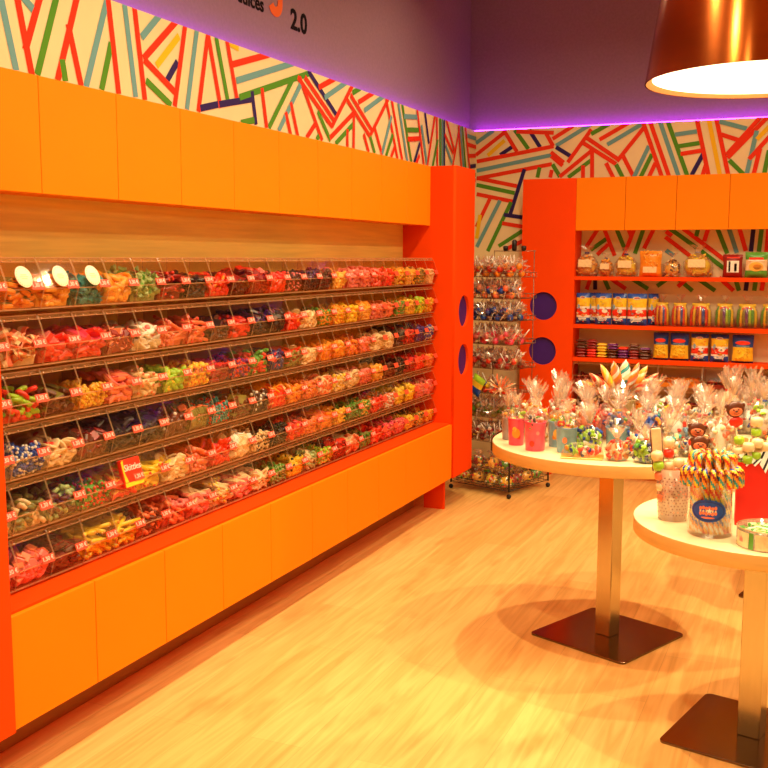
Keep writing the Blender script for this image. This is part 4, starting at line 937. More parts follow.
def tub_gift(x, y, z, rad, h, tubc, cols, label, badge=None, top=.19, group='sweet tubs wrapped in film', rz=0.0):
    r = empty('gift_tub', (x, y, z), rz)
    M_ = MB(); M_.lathe([(rad * .86, 0), (rad * .9, .002), (rad, h - .004), (rad * 1.05, h - .002), (rad * 1.05, h + .003), (rad * .97, h + .003), (rad * .95, h - .006), (rad * .90, h * .7)], C(tubc), 28, None, True, True, False)
    M_.obj('tub', r)
    if badge:
        b = MB()
        for (az, zz, q, c) in badge:
            a = az; rr_ = rad * (.9 + .1 * zz / h) + .0006
            b.lathe([(q, 0), (q, .0008)], C(c), 14, Matrix.Translation((rr_ * math.cos(a), rr_ * math.sin(a), zz)) @ Euler((0, PI / 2, a)).to_matrix().to_4x4() @ Matrix.Diagonal((1, .8, 1, 1)), False)
        b.obj('tub_picture', r)
    s_ = MB(); sweets_in(s_, gr, 26, 0, 0, h * .75, h + rad * .7, rad * .80, cols, .011)
    s_.ball(rad * .8, C(cols[0]), TR(0, 0, h * .72), 12, 8, (1, 1, .9)); o = s_.obj('sweets', r); o['kind'] = 'stuff'
    f = MB(); f.lathe([(rad * 1.06, h), (rad * 1.18, h + rad * .4), (rad * .9, h + rad * .95), (rad * .2, h + rad * 1.5)], M['cello'], 17, None, False, False, False, .06, gr)
    film_tuft(f, gr, h + rad * 1.5, top - h - rad * 1.5, rad * .85, M['cello_highlit'], 18); f.obj('film_wrap', r)
    MB().lathe([(rad * .2, h + rad * 1.5 - .004), (rad * .26, h + rad * 1.5), (rad * .2, h + rad * 1.5 + .004)], C(gr.choice(['red', 'lorange', 'cream'])), 12).obj('ribbon', r)
    return tag(r, label, 'gift tub', group)
def bag_gift(x, y, z, rad, h, cols, label, top=None, group='film bags of mixed sweets', flat=.8):
    top = top or h * 1.75
    r = empty('sweet_gift_bag', (x, y, z), gr.uniform(0, 6))
    s_ = MB(); sweets_in(s_, gr, 64, 0, 0, .012, h * .84, rad * .92, cols, .0115)
    s_.ball(1, C(cols[0]), Matrix.Translation((0, 0, h * .42)) @ Matrix.Diagonal((rad * .72, rad * .72, h * .38, 1)), 12, 8); o = s_.obj('sweets', r); o['kind'] = 'stuff'
    f = MB(); S = Matrix.Diagonal((rad, rad, h, 1))
    f.lathe([(.5, .0), (.95, .06), (1.08, .32), (1.0, .58), (.6, .85), (.15, 1.0)], M['cello'], 15, S, False, True, False, .07, gr)
    film_tuft(f, gr, h, top - h, rad * .95, M['cello_highlit'], 18); f.obj('film_wrap', r)
    MB().lathe([(rad * .14, h - .004), (rad * .20, h), (rad * .14, h + .004)], C(gr.choice(['red', 'pink', 'blue', 'cream'])), 12).obj('ribbon', r)
    return tag(r, label, 'sweet bag', group)
fa = -1.32   # direction towards the front of the room
tub_gift(1.302, -3.365, e1, .033, .105, 'hotpink', ['lime', 'yellow', 'cream', 'orange'], 'pink tub with an orange picture at the front left of the sweet table', [(fa, .05, .020, 'orange'), (fa - .2, .066, .010, 'lorange'), (fa + .35, .035, .009, 'red')], .23)
tub_gift(1.402, -3.450, e1, .041, .110, 'hotpink', ['white', 'green', 'black', 'red'], 'larger hot pink tub at the front left edge of the sweet table', [(fa + .25, .072, .008, 'pink'), (fa - .3, .03, .012, 'red')], .215)
tub_gift(1.238, -3.262, e1, .026, .090, 'grey', ['lorange', 'cream', 'salmon'], 'small grey-purple tub at the left end of the sweet table', None, .21)
tub_gift(1.458, -3.335, e1, .033, .100, 'lblue', ['lime', 'green', 'white', 'orange'], 'light blue tub with an orange picture behind the pink tubs', [(fa, .055, .018, 'lorange'), (fa + .2, .036, .012, 'orange'), (fa - .3, .04, .010, 'orange')], .23)
tub_gift(1.522, -3.437, e1, .040, .095, 'lblue', ['orange', 'yellow', 'red', 'lime'], 'light blue tub at the front of the sweet table', [(fa - .2, .05, .012, 'salmon')], .20)
tub_gift(1.690, -3.300, e1, .045, .085, 'lblue', ['navy', 'lblue', 'orange', 'white', 'green'], 'light blue bowl of purple and orange sweets in the middle of the sweet table', None, .20)
tub_gift(1.640, -2.960, e1, .060, .150, 'cream', ['cream', 'white', 'orange'], 'tall cream pot under the swirl lollipops', None, .235, group='sweet pots')

# packs lying flat at the front
def lying_pack(x, y, z, L_, w, cols, rz, label):
    r = empty('sweet_pack', (x, y, z), rz)
    t = MB(); t.box(-L_ / 2, L_ / 2, -w / 2, w / 2, .0, .006, C('lorange'), bev=.002); t.obj('card_tray', r)
    s_ = MB()
    for i in range(34): 
        T = TR(gr.uniform(-L_ * .40, L_ * .40), gr.uniform(-w * .36, w * .36), .015 + gr.uniform(0, .022), gr.uniform(0, 3), gr.uniform(0, 3), gr.uniform(0, 3))
        s_.box(-.011, .011, -.008, .008, -.005, .005, C(gr.choice(cols)), T, bev=.003)
    o = s_.obj('sweets', r); o['kind'] = 'stuff'
    S = Matrix.Translation((0, 0, .0065)) @ Matrix.Diagonal((L_ / 2, w / 2, .048, 1))
    f = MB(); f.lathe([(1.0, 0), (1.0, .3), (.85, .75), (.5, 1.0)], M['cello'], 14, S, False, False, True, .05, gr); f.obj('film_wrap', r)
    return tag(r, label, 'sweet pack', 'flat packs of sweets')
lying_pack(1.603, -3.525, e1, .155, .09, ['red', 'white', 'lime', 'navy', 'orange'], .15, 'flat film pack of red, white and green sweets at the front table edge')
bagsA = [  # x, y, radius, body height, top height, colours, words
 (1.730, -3.520, .042, .080, .135, ['cream', 'salmon', 'red', 'orange'], 'film bag of orange and cream sweets right of the flat pack'),
 (1.835, -3.520, .045, .085, .140, ['lime', 'white', 'navy', 'green'], 'round film bag of green and white sweets at the front table edge'),
 (1.600, -3.390, .050, .105, .205, ['lime', 'white', 'navy', 'blue'], 'film bag of green, white and navy sweets behind the flat pack'),
 (1.785, -3.395, .045, .095, .190, ['white', 'cream', 'red', 'blue'], 'film bag with a white card behind the round green one'),
 (1.895, -3.390, .048, .100, .195, ['cream', 'salmon', 'white', 'teal'], 'film bag of pale sweets near the right front of the sweet table'),
 (1.985, -3.330, .048, .070, .150, ['navy', 'white', 'cream', 'grey'], 'low dark film bag at the right end of the sweet table'),
 (1.355, -3.245, .042, .120, .235, ['cream', 'lorange', 'pink'], 'tall film bag behind the left pink tub'),
 (1.455, -3.215, .042, .130, .260, ['cream', 'white', 'pink'], 'tall cream film bag with a high tied tuft, left of the middle'),
 (1.560, -3.245, .044, .125, .245, ['salmon', 'cream', 'red'], 'film bag of salmon sweets with a high tuft near the middle'),
 (1.300, -3.125, .040, .125, .240, ['cream', 'orange', 'white'], 'tall film bag at the back left rim of the sweet table'),
 (1.410, -3.085, .042, .135, .265, ['pink', 'cream', 'white'], 'tall pink and cream film bag at the back left of the sweet table'),
 (1.800, -3.255, .047, .115, .215, ['blue', 'purple', 'white', 'orange'], 'film bag of blue and purple sweets right of the middle'),
 (1.905, -3.265, .047, .120, .225, ['white', 'red', 'cream', 'lblue'], 'film bag of white and red sweets at the right of the sweet table'),
 (2.005, -3.205, .045, .110, .215, ['cream', 'red', 'white'], 'cream film bag near the right rim of the sweet table'),
 (1.680, -3.165, .044, .120, .225, ['red', 'blue', 'cream'], 'film bag of red and blue sweets behind the blue bowl'),
 (1.780, -3.130, .045, .125, .235, ['white', 'pink', 'teal'], 'film bag of pink and teal sweets in the back half of the table'),
 (1.885, -3.135, .045, .130, .240, ['white', 'lime', 'red', 'blue'], 'film bag of many coloured sweets in the back half of the table'),
 (1.985, -3.085, .044, .130, .235, ['cream', 'lblue', 'pink'], 'film bag of pale blue and pink sweets at the back right of the table'),
 (1.510, -3.090, .042, .120, .235, ['cream', 'orange', 'red'], 'film bag of orange sweets left of the swirl lollipops'),
 (1.500, -2.955, .042, .120, .230, ['white', 'cream', 'red'], 'film bag of white sweets at the back rim left of the cream pot'),
 (1.775, -3.000, .044, .135, .245, ['cream', 'white', 'lime'], 'film bag with a green centre right of the cream pot'),
 (1.875, -3.000, .044, .130, .240, ['pink', 'white', 'yellow'], 'film bag of yellow and pink sweets at the back rim'),
 (1.760, -2.870, .044, .135, .245, ['cream', 'pink', 'white'], 'film bag of pink sweets at the very back of the sweet table'),
 (1.395, -2.945, .042, .120, .225, ['salmon', 'cream', 'white'], 'film bag of salmon sweets at the back left rim'),
 (1.600, -3.090, .040, .120, .225, ['pink', 'white', 'blue'], 'film bag of pink and blue sweets in front of the cream pot')]
for (x, y, q, h, tp, cols, w_) in bagsA:
    if y > -3.30: h *= 1.28; tp *= 1.02; q *= 1.16
    bag_gift(x, y, e1, q, h, cols, w_, tp)
bagsB = [(2.120, -2.520, .050, .130, .235, ['white', 'blue', 'red'], 'film bag of blue and white sweets on the back table'), (2.240, -2.560, .050, .130, .225, ['lime', 'white', 'pink'], 'film bag of green and pink sweets on the back table'),
         (2.150, -2.380, .050, .135, .230, ['cream', 'lime', 'white'], 'cream film bag at the left of the back table'), (2.280, -2.420, .050, .140, .240, ['white', 'navy', 'cream'], 'film bag of navy and white sweets on the back table'),
         (2.070, -2.420, .045, .125, .22, ['pink', 'white', 'lblue'], 'film bag of pink sweets at the left rim of the back table')]
for (x, y, q, h, tp, cols, w_) in bagsB: bag_gift(x, y, e3, q, h, cols, w_, tp, group='film bags on the back table')

more3 = [(2.010, -2.330, ['cream', 'salmon', 'white'], 'tall cream film bag at the left rim of the back table'), (2.190, -2.640, ['white', 'salmon', 'lime'], 'film bag with salmon sweets at the front rim of the back table'),
         (2.320, -2.650, ['cream', 'orange', 'white'], 'film bag with orange sweets at the front right of the back table'), (2.060, -2.540, ['white', 'red', 'cream'], 'film bag with red sweets at the front left of the back table'),
         (2.210, -2.460, ['cream', 'white', 'teal'], 'film bag with teal sweets in the middle of the back table'), (2.340, -2.520, ['salmon', 'white', 'cream'], 'film bag with pale salmon sweets on the right of the back table'),
         (2.120, -2.270, ['cream', 'pink', 'white'], 'film bag at the rear left of the back table'), (2.030, -2.220, ['white', 'lorange', 'cream'], 'film bag at the rear left rim of the back table')]
for (x, y, cols, w_) in more3: bag_gift(x, y, e3, .055, .165, cols, w_, .27, group='film bags on the back table')
more1 = [(2.070, -3.270, ['white', 'salmon', 'cream'], 'film bag at the right rim of the sweet table'), (2.070, -3.150, ['cream', 'pink', 'white'], 'pale film bag at the right rim of the sweet table'),
         (1.870, -2.880, ['cream', 'lorange', 'white'], 'pale film bag at the back right rim of the sweet table'), (1.965, -2.960, ['cream', 'white', 'lime'], 'pale green-flecked film bag at the back right rim of the sweet table')]
for (x, y, cols, w_) in more1: bag_gift(x, y, e1, .045, .150, cols, w_, .24)

# swirl lollipops fanned out of the cream pot
def swirl_lolly(L_, w, cols):
    m = MB(); n = 22
    pts = []; rad = []
    for i in range(n + 1):
        t = i / n; pts.append((0, 0, L_ * t)); rad.append(w * (math.sin(PI * min(1, t * 1.02 + .02)) ** .55) * (1 - .25 * t) + .001)
    N = 12; vs = []
    for i in range(n + 1):
        for k in range(N):
            a = 2 * PI * k / N + i * .32; q = rad[i] * (1 + .10 * (k % 2))
            vs.append((q * math.cos(a), q * .6 * math.sin(a), pts[i][2]))
    for k in range(N):
        m.add(vs if k == 0 else [], [], C(cols[0]))
    base = 0; idx = [m.mi(C(c)) for c in cols]
    for i in range(n):
        for k in range(N):
            j = (k + 1) % N
            m.f.append([i * N + k, i * N + j, i * N + N + j, i * N + N + k]); m.m.append(idx[(k // 2) % len(cols)]); m.sm.append(True)
    return m.mesh('swirl')
sw = [swirl_lolly(.125, .029, c) for c in (['orange', 'cream', 'lorange'], ['salmon', 'white', 'orange'], ['teal', 'white', 'cream'], ['lorange', 'yellow', 'cream'], ['red', 'cream', 'salmon'])]
lead = [(-1.15, 0, 'flattest on the left'), (-.85, 4, 'second from the left, leaning'), (-.50, 3, 'yellow-orange, upright on the left'), (-.22, 1, 'tall one left of centre'), (.08, 2, 'teal and white, near the centre'),
        (.32, 1, 'right of the teal one'), (.60, 0, 'leaning right'), (.85, 4, 'curved to the right'), (1.10, 1, 'flattest on the right')]
cv = Vector((math.cos(math.radians(23.3)), math.sin(math.radians(23.3)), 0)); fv = Vector((-cv.y, cv.x, 0))
for i, (a, q, w_) in enumerate(lead):
    r = empty('swirl_lollipop', Vector((1.640, -2.960, e1 + .160)) + cv * (.035 * math.sin(a)) - fv * (.008 * (i % 3)))
    d = (cv * math.sin(a) + Vector((0, 0, 1)) * math.cos(a) - fv * (.12 if i % 2 else -.1)).normalized()
    r.rotation_mode = 'QUATERNION'; r.rotation_quaternion = d.to_track_quat('Z', 'Y')
    link(sw[q], 'sweet', r, (0, 0, .035)); MB().tube([(0, 0, -.03), (0, 0, .04)], .003, C('white'), 6).obj('stick', r)
    tag(r, 'swirl lollipop in the fan above the sweet table, ' + w_, 'lollipop', 'fan of swirl lollipops')

# ------------------------------------------------------------------ things on the near table
def P2(px_dx, py): return None
# rainbow stick jar
JX, JY = 2.122, -4.100; JR = .067; JH = .168
jar = empty('sweet_jar', (JX, JY, e2))
MB().lathe([(JR * .95, 0), (JR, .004), (JR, JH), (JR * .985, JH), (JR * .965, JH - .004), (JR * .965, .006), (.001, .006)], M['glass'], 40, None, True, True, False).obj('jar_glass', jar)
lb = MB(); A0 = math.atan2(-7.29 - JY, 2.417 - JX) - .10
def onjar(u, v, off):   # u arc metres, v height
    a = A0 + u / (JR + off); return ((JR + off) * math.cos(a), (JR + off) * math.sin(a), v)
def ellipse(m, u0, v0, ru, rv, off, mat, n=28, rings=5):
    vs = [onjar(u0, v0, off)]
    for k in range(1, rings + 1):
        for i in range(n): vs.append(onjar(u0 + ru * k / rings * math.cos(2 * PI * i / n), v0 + rv * k / rings * math.sin(2 * PI * i / n), off))
    fs = [(0, 1 + i, 1 + (i + 1) % n) for i in range(n)]
    for k in range(rings - 1):
        for i in range(n):
            a = 1 + k * n; fs.append((a + i, a + n + i, a + n + (i + 1) % n, a + (i + 1) % n))
    m.add(vs, fs, mat)
ellipse(lb, 0, .084, .054, .034, .0010, C('blue')); ellipse(lb, 0, .084, .049, .029, .0016, C('navy')); ellipse(lb, 0, .084, .046, .0265, .0020, C('blue'))
for q in range(6):   # orange curling motif round a white star
    u = -.022 + .0088 * q
    for v in (.076, .092): ellipse(lb, u, v + .002 * (q % 2), .0045, .0058, .0026, C('salmon'), 12, 2)
    ellipse(lb, u, .084, .003, .003, .0030, C('cream'), 10, 2)
st = []
for i in range(10):
    q = .0095 if i % 2 == 0 else .004; a = PI / 2 + PI * i / 5; st.append(onjar(.004 + q * math.cos(a), .085 + q * math.sin(a), .0036))
st.append(onjar(.004, .085, .0038)); lb.add(st, [(10, i, (i + 1) % 10) for i in range(10)], C('white'))
ellipse(lb, 0, .064, .020, .003, .0026, C('salmon'), 14, 2)
lb.obj('jar_label', jar)
tag(jar, 'clear jar with an oval blue label holding rainbow striped candy sticks', 'jar')
RB = ['orange', 'teal', 'yellow', 'red', 'lorange', 'white', 'orange', 'blue', 'yellow', 'dred']
def cane(rad_in, ztop, hook_r, drop, rb, seed):
    m = MB(); pts = []
    z = .012
    while z < ztop - hook_r: pts.append((rad_in, 0, z)); z += .0065
    for i in range(11):
        a = PI - PI * i / 10; pts.append((rad_in + hook_r + hook_r * math.cos(a), 0, ztop - hook_r + hook_r * math.sin(a)))
    zz = ztop - hook_r
    for i in range(int(drop / .0065)): zz -= .0065; pts.append((rad_in + 2 * hook_r, 0, zz))
    N = 10; rr_ = rb; idx = None
    base = len(m.v)
    tmp = MB(); tmp.tube(pts, rr_, C('orange'), N)
    m.v = tmp.v; idx = [m.mi(C(c)) for c in RB]
    nseg = len(pts) - 1
    for i in range(nseg):
        for k in range(N):
            j = (k + 1) % N
            m.f.append([i * N + k, i * N + j, i * N + N + j, i * N + N + k]); m.m.append(idx[((i + k + seed) // 2) % len(RB)]); m.sm.append(True)
    m.f.append(list(range(N - 1, -1, -1))); m.m.append(idx[0]); m.sm.append(False)
    m.f.append([nseg * N + k for k in range(N)]); m.m.append(idx[1]); m.sm.append(False)
    return m.mesh('candy_cane')
co_ = [cane(.053, JH + .036, .0165, .034, .0082, s) for s in range(4)]
ci_ = [cane(.034, JH + .078, .0150, .030, .0078, s) for s in range(4)]
nO, nI = 22, 14
for i in range(nO):
    o = link(co_[i % 4], 'candy_cane', None, (JX, JY, e2), rot=(0, 0, 2 * PI * i / nO))
    tag(o, 'rainbow striped candy cane hooked over the rim of the jar, lower ring', 'candy cane', 'candy canes in the lower ring')
for i in range(nI):
    o = link(ci_[i % 4], 'candy_cane', None, (JX, JY, e2), rot=(0, 0, 2 * PI * (i + .3) / nI))
    tag(o, 'rainbow striped candy cane standing up in the middle of the jar, upper ring', 'candy cane', 'candy canes in the upper ring')

# dotted cup with marshmallow skewers and face lollies
CX, CY = 1.994, -3.965
cup = empty('clear_cup', (CX, CY, e2)); H_ = .168; Ra, Rb_ = .045, .055
MB().lathe([(Ra, 0), (Rb_, H_), (Rb_ - .001, H_), (Ra - .001, .002), (.001, .002)], clear_mat('cup_plastic', (.97, .93, .9), .03, .4, haze=.35, haze_col=(.95, .72, .55)), 36, None, True, True, False).obj('cup_wall', cup)
dt = MB(); dr = random.Random(3)
for i in range(13):
    for k in range(26):
        v = .022 + i * .0098; a = 2 * PI * (k + .5 * (i % 2)) / 26 + dr.uniform(-.05, .05); q = Ra + (Rb_ - Ra) * v / H_ + .0005
        dt.lathe([(.0022, 0), (.0022, .0005)], C('brown' if dr.random() < .7 else 'salmon'), 6, Matrix.Translation((q * math.cos(a), q * math.sin(a), v)) @ Euler((0, PI / 2, a)).to_matrix().to_4x4(), False)
dt.obj('dotted_print', cup)
tag(cup, 'clear tapered cup with small dark dots, holding marshmallow skewers', 'cup')
def skewer(x, y, z, tilt, az, beads, L_, label, group):
    r = empty('marshmallow_skewer', (x, y, z)); d = Vector((math.sin(tilt) * math.cos(az), math.sin(tilt) * math.sin(az), math.cos(tilt)))
    r.rotation_mode = 'QUATERNION'; r.rotation_quaternion = d.to_track_quat('Z', 'Y')
    MB().tube([(0, 0, 0), (0, 0, L_)], .002, C('cream'), 6).obj('stick', r)
    for (t, c, q) in beads:
        MB().lathe([(q * .45, -q * .8), (q * .86, -q * .66), (q, -q * .2), (q, q * .3), (q * .84, q * .68), (q * .4, q * .8)], C(c), 14, TR(0, 0, t)).obj('marshmallow', r)
    return tag(r, label, 'skewer', group)
q = .0165
vx = cv * 1.0
def at(bx, by, a, b): v = Vector((bx, by, 0)) + cv * a + fv * b; return v.x, v.y
sk = [(-.026, -.010, -.16, [(.07, 'salmon', q), (.105, 'cream', q), (.140, 'salmon', q), (.172, 'lime', .018), (.206, 'cream', .019)], .225, 'skewer topped with green and cream marshmallows, at the left of the cup'),
      (.002, -.028, .02, [(.08, 'cream', q), (.115, 'pink', q), (.150, 'salmon', .019), (.185, 'cream', .018)], .20, 'skewer of salmon marshmallows at the front of the cup'),
      (.028, -.008, .15, [(.08, 'salmon', q), (.115, 'cream', q), (.150, 'cream', q), (.186, 'salmon', .018), (.220, 'cream', .019)], .24, 'skewer of salmon and cream marshmallows at the right of the cup'),
      (-.008, .020, -.03, [(.08, 'pink', q), (.12, 'cream', q), (.165, 'cream', .02), (.205, 'red', .017), (.24, 'cream', .018)], .26, 'skewer with a red marshmallow at the back of the cup')]
for a, b, tl, beads, L_, lab in sk:
    x, y = at(CX, CY, a, b); az = math.atan2(cv.y, cv.x) if tl > 0 else math.atan2(-cv.y, -cv.x)
    skewer(x, y, e2 + .004, abs(tl), az, beads, L_, lab, 'marshmallow skewers in the dotted cup')
def face_lolly(x, y, z, h, lean, label, group, body='red'):
    """round brown-haired face lolly with ears over a small red body, on a stick"""
    r = empty('face_lollipop', (x, y, z)); r.rotation_euler = (0, lean, math.radians(23.3) - .05)
    MB().tube([(0, 0, 0), (0, 0, h - .02)], .0022, C('cream'), 6).obj('stick', r)
    hd = MB(); fl_ = Euler((PI / 2, 0, 0)).to_matrix().to_4x4()
    hd.ball(.027, C('brown'), TR(0, 0, h), 16, 10, (1.05, .38, .95))
    for s_ in (-1, 1): hd.ball(.008, C('brown'), TR(s_ * .024, 0, h + .012), 10, 6, (1, .4, 1))
    hd.obj('head', r)
    fc = MB(); fc.ball(.019, C('salmon'), TR(0, -.0045, h - .005), 14, 8, (1.15, .42, .85))
    for s_ in (-1, 1): fc.ball(.0026, C('black'), TR(s_ * .0075, -.0120, h + .001), 8, 5)
    fc.ball(.004, C('brown'), TR(0, -.0145, h - .004), 8, 5, (1.3, .6, .8)); fc.tube([(-.009, -.0125, h - .011), (0, -.0135, h - .014), (.009, -.0125, h - .011)], .001, C('dred'), 5)
    fc.obj('face', r)
    bd = MB(); bd.ball(.021, C(body), TR(0, 0, h - .040), 14, 8, (1.05, .42, .85)); bd.ball(.006, C('white'), TR(-.012, -.003, h - .056), 8, 5); bd.ball(.006, C('white'), TR(.012, -.003, h - .056), 8, 5)
    bd.obj('body', r)
    return tag(r, label, 'lollipop', group)
x, y = at(CX, CY, .036, .010); face_lolly(x, y, e2 + .004, .285, .12, 'upper brown face lollipop in the dotted cup', 'face lollipops in the dotted cup')
x, y = at(CX, CY, .046, -.022); face_lolly(x, y, e2 + .004, .245, .10, 'lower brown face lollipop in a red outfit, front right of the dotted cup', 'face lollipops in the dotted cup')
def wafer(x, y, z, h, lean, label, w=.016, group='striped wafer sticks in the cup'):
    r = empty('wafer_stick', (x, y, z)); r.rotation_euler = (0, lean, math.radians(23.3))
    MB().box(-w, w, -.006, .006, h * .50, h, C('cream'), bev=.003).obj('wafer', r)
    e = MB()
    for s_ in (-1, 1): e.tube([(s_ * w, 0, h * .52), (s_ * w, 0, h - .006)], .0035, C('brown'), 6)
    e.tube([(-w, 0, h), (w, 0, h)], .003, C('brown'), 6); e.obj('chocolate_edge', r)
    MB().tube([(0, 0, 0), (0, 0, h * .52)], .002, C('cream'), 6).obj('stick', r)
    return tag(r, label, 'sweet stick', group)
x, y = at(CX, CY, -.030, .020); wafer(x, y, e2 + .004, .290, -.10, 'cream coloured stick with brown edges at the left of the dotted cup')
x, y = at(CX, CY, .030, .034); wafer(x, y, e2 + .004, .275, .26, 'cream coloured stick with brown edges leaning right behind the face lollipops')

# red gift bag with zebra tissue
GX, GY, GW, GD, GH = 2.272, -3.900, .19, .11, .200
gb = empty('gift_bag', (GX, GY, e2), .10)
g = MB(); gm = pm('bag_red', (.86, .016, .006), .5, noise=.03); t = .003
g.box(-GW / 2, GW / 2, -GD / 2, -GD / 2 + t, 0, GH, gm); g.box(-GW / 2, GW / 2, GD / 2 - t, GD / 2, 0, GH, gm)
g.box(-GW / 2, -GW / 2 + t, -GD / 2 + t, GD / 2 - t, 0, GH, gm); g.box(GW / 2 - t, GW / 2, -GD / 2 + t, GD / 2 - t, 0, GH, gm); g.box(-GW / 2 + t, GW / 2 - t, -GD / 2 + t, GD / 2 - t, 0, t, gm)
g.obj('bag_body', gb)
zb = MB(); zr = random.Random(4)
for k in range(7):   # folded points of striped tissue spilling over the rim
    cx_ = -GW / 2 + .03 + k * .024; wd = .034; dz = zr.uniform(.035, .060); fo = -GD / 2 - .004 - .0012 * (k % 3)
    a_ = Vector((cx_ - wd, fo + .012, GH + .030)); b_ = Vector((cx_ + wd, fo + .012, GH + .028 + zr.uniform(0, .02))); c_ = Vector((cx_ + zr.uniform(-.01, .01), fo - .006, GH + .03 - dz))
    ns = 9
    for s_ in range(ns):
        p0, p1 = a_.lerp(b_, s_ / ns), a_.lerp(b_, (s_ + 1) / ns); q0, q1 = a_.lerp(c_, s_ / ns) , a_.lerp(c_, (s_ + 1) / ns)
        u0, u1 = c_.lerp(b_, s_ / ns), c_.lerp(b_, (s_ + 1) / ns)
        zb.add([tuple(q0.lerp(b_, 0) if 0 else q0), tuple(q1), tuple(p1), tuple(p0)], [(0, 1, 2, 3)], C('black' if s_ % 3 == 1 else 'white'))
    zb.add([tuple(a_ + Vector((0, .03, .015))), tuple(b_ + Vector((0, .03, .010))), tuple(b_), tuple(a_)], [(0, 1, 2, 3)], C('white' if k % 2 else 'cream'))
zb.obj('tissue_paper', gb)
tag(gb, 'bright red gift bag with black and white striped tissue paper', 'gift bag')
gs = [(-.070, .0, -.10, [(.19, 'lime', .017), (.225, 'cream', .022), (.262, 'lime', .016)], .28, 'skewer with green marshmallows at the left of the red bag'),
      (-.040, .01, .0, [(.18, 'salmon', .016), (.215, 'lime', .018), (.252, 'salmon', .016), (.285, 'lime', .016), (.318, 'cream', .019)], .335, 'tall skewer with green and salmon marshmallows in the red bag'),
      (-.010, .0, .06, [(.19, 'lime', .018), (.228, 'cream', .020), (.266, 'lime', .015)], .285, 'skewer of green and cream marshmallows in the middle of the red bag'),
      (.020, .01, .08, [(.19, 'lime', .018), (.228, 'lime', .018), (.264, 'cream', .019)], .285, 'skewer with two green marshmallows right of the middle of the red bag'),
      (.052, .0, .12, [(.19, 'cream', .018), (.228, 'lime', .018), (.264, 'cream', .019)], .285, 'skewer at the right of the red bag')]
for a, b, tl, beads, L_, lab in gs:
    x, y = at(GX, GY, a, b); az = math.atan2(cv.y, cv.x) if tl > 0 else math.atan2(-cv.y, -cv.x)
    skewer(x, y, e2 + .004, abs(tl), az, beads, L_, lab, 'marshmallow skewers in the red bag')
for i_, (a, lab) in enumerate(((-.083, 'leftmost'), (-.056, 'second'), (-.026, 'third'), (.004, 'fourth'), (.036, 'fifth'), (.066, 'rightmost'))):
    x, y = at(GX, GY, a, -.026); skewer(x, y, e2 + .004, .03, 0, [(.205 + .012 * (i_ % 2), 'lime', .0165), (.245 + .012 * (i_ % 2), 'cream', .0185)], .275, 'short front skewer with a green and a cream marshmallow, %s in the red bag' % lab, 'short marshmallow skewers at the front of the red bag')
x, y = at(GX, GY, -.066, .030); face_lolly(x, y, e2 + .004, .355, -.10, 'brown face lollipop rising from the left of the red bag', 'face lollipops in the red bag')
x, y = at(GX, GY, -.002, .032); wafer(x, y, e2 + .004, .385, .06, 'long thin brown edged stick in the red bag', .007, 'wafer sticks in the red bag')
x, y = at(GX, GY, .030, .034); wafer(x, y, e2 + .004, .350, .16, 'wide cream stick with brown edges at the right of the red bag', .022, 'wafer sticks in the red bag')

# round clear tin of wrapped sweets
TX, TY, TR_, TH = 2.292, -4.168, .088, .056
tn = empty('round_tin', (TX, TY, e2))
MB().lathe([(TR_, 0), (TR_, TH), (TR_ - .0012, TH), (TR_ - .0012, .002), (.001, .002)], clear_mat('tin_plastic', (.97, .92, .88), .05, .5, haze=.25, haze_col=(.95, .75, .6)), 40, None, True, True, False).obj('tin_wall', tn)
MB().tube([(TR_ * math.cos(2 * PI * i / 48), TR_ * math.sin(2 * PI * i / 48), TH) for i in range(48)], .0016, M['acrylic_edge'], 6, closed=True).obj('rim', tn)
lb = MB(); A1 = math.atan2(-7.29 - TY, 2.417 - TX)
def band(a0, a1, z0_, z1_, off, mat, n=14):
    vs = []
    for i in range(n + 1):
        a = A1 + a0 + (a1 - a0) * i / n; vs += [((TR_ + off) * math.cos(a), (TR_ + off) * math.sin(a), z0_), ((TR_ + off) * math.cos(a), (TR_ + off) * math.sin(a), z1_)]
    lb.add(vs, [(2 * i, 2 * i + 2, 2 * i + 3, 2 * i + 1) for i in range(n)], mat)
band(-.40, 1.2, .004, .048, .0008, C('cream')); band(-.62, -.46, .002, .050, .0008, C('green')); band(-1.25, -.64, .004, .048, .0008, C('cream'))
for i in range(6): band(-1.05 + .03 * i, -1.03 + .03 * i, .018, .036 - .003 * (i % 3), .0014, C('pink'), 2)
lb.obj('paper_label', tn)
tag(tn, 'round clear tub of green and cream sweets at the near table edge', 'tub')
for i in range(30):
    a = 2.4 * i; q = .074 * math.sqrt((i % 15 + .6) / 15); lv = i // 15
    o = link(sweet('wrap', *(('green', 'white') if i % 2 else ('cream', 'green')), 0), 'wrapped_sweet', None, (TX + q * math.cos(a) * .78, TY + q * math.sin(a) * .78, e2 + .004 + lv * .026), rot=(0, 0, gr.uniform(0, 6)), scale=(.92,) * 3)
    tag(o, 'small %s wrapped sweet in the round clear tub' % ('green' if i % 2 else 'cream'), 'sweet', '%s sweets in the round tub' % ('green' if i % 2 else 'cream'))
POW = 28.5; PEND = 12.0; EXPO = 0.0
SPOTS = [(0.9, -1.5, .5), (2.6, -1.3, .4), (4.2, -1.2, .4), (1.45, -2.6, 1.15), (2.6, -2.9, 1.15), (4.2, -2.8, .6), (1.35, -4.2, 1.1), (3.0, -4.4, 1),
         (1.35, -5.45, 1.05), (3.0, -6.0, .9), (1.4, -7.2, .9), (3.6, -7.8, .7)]
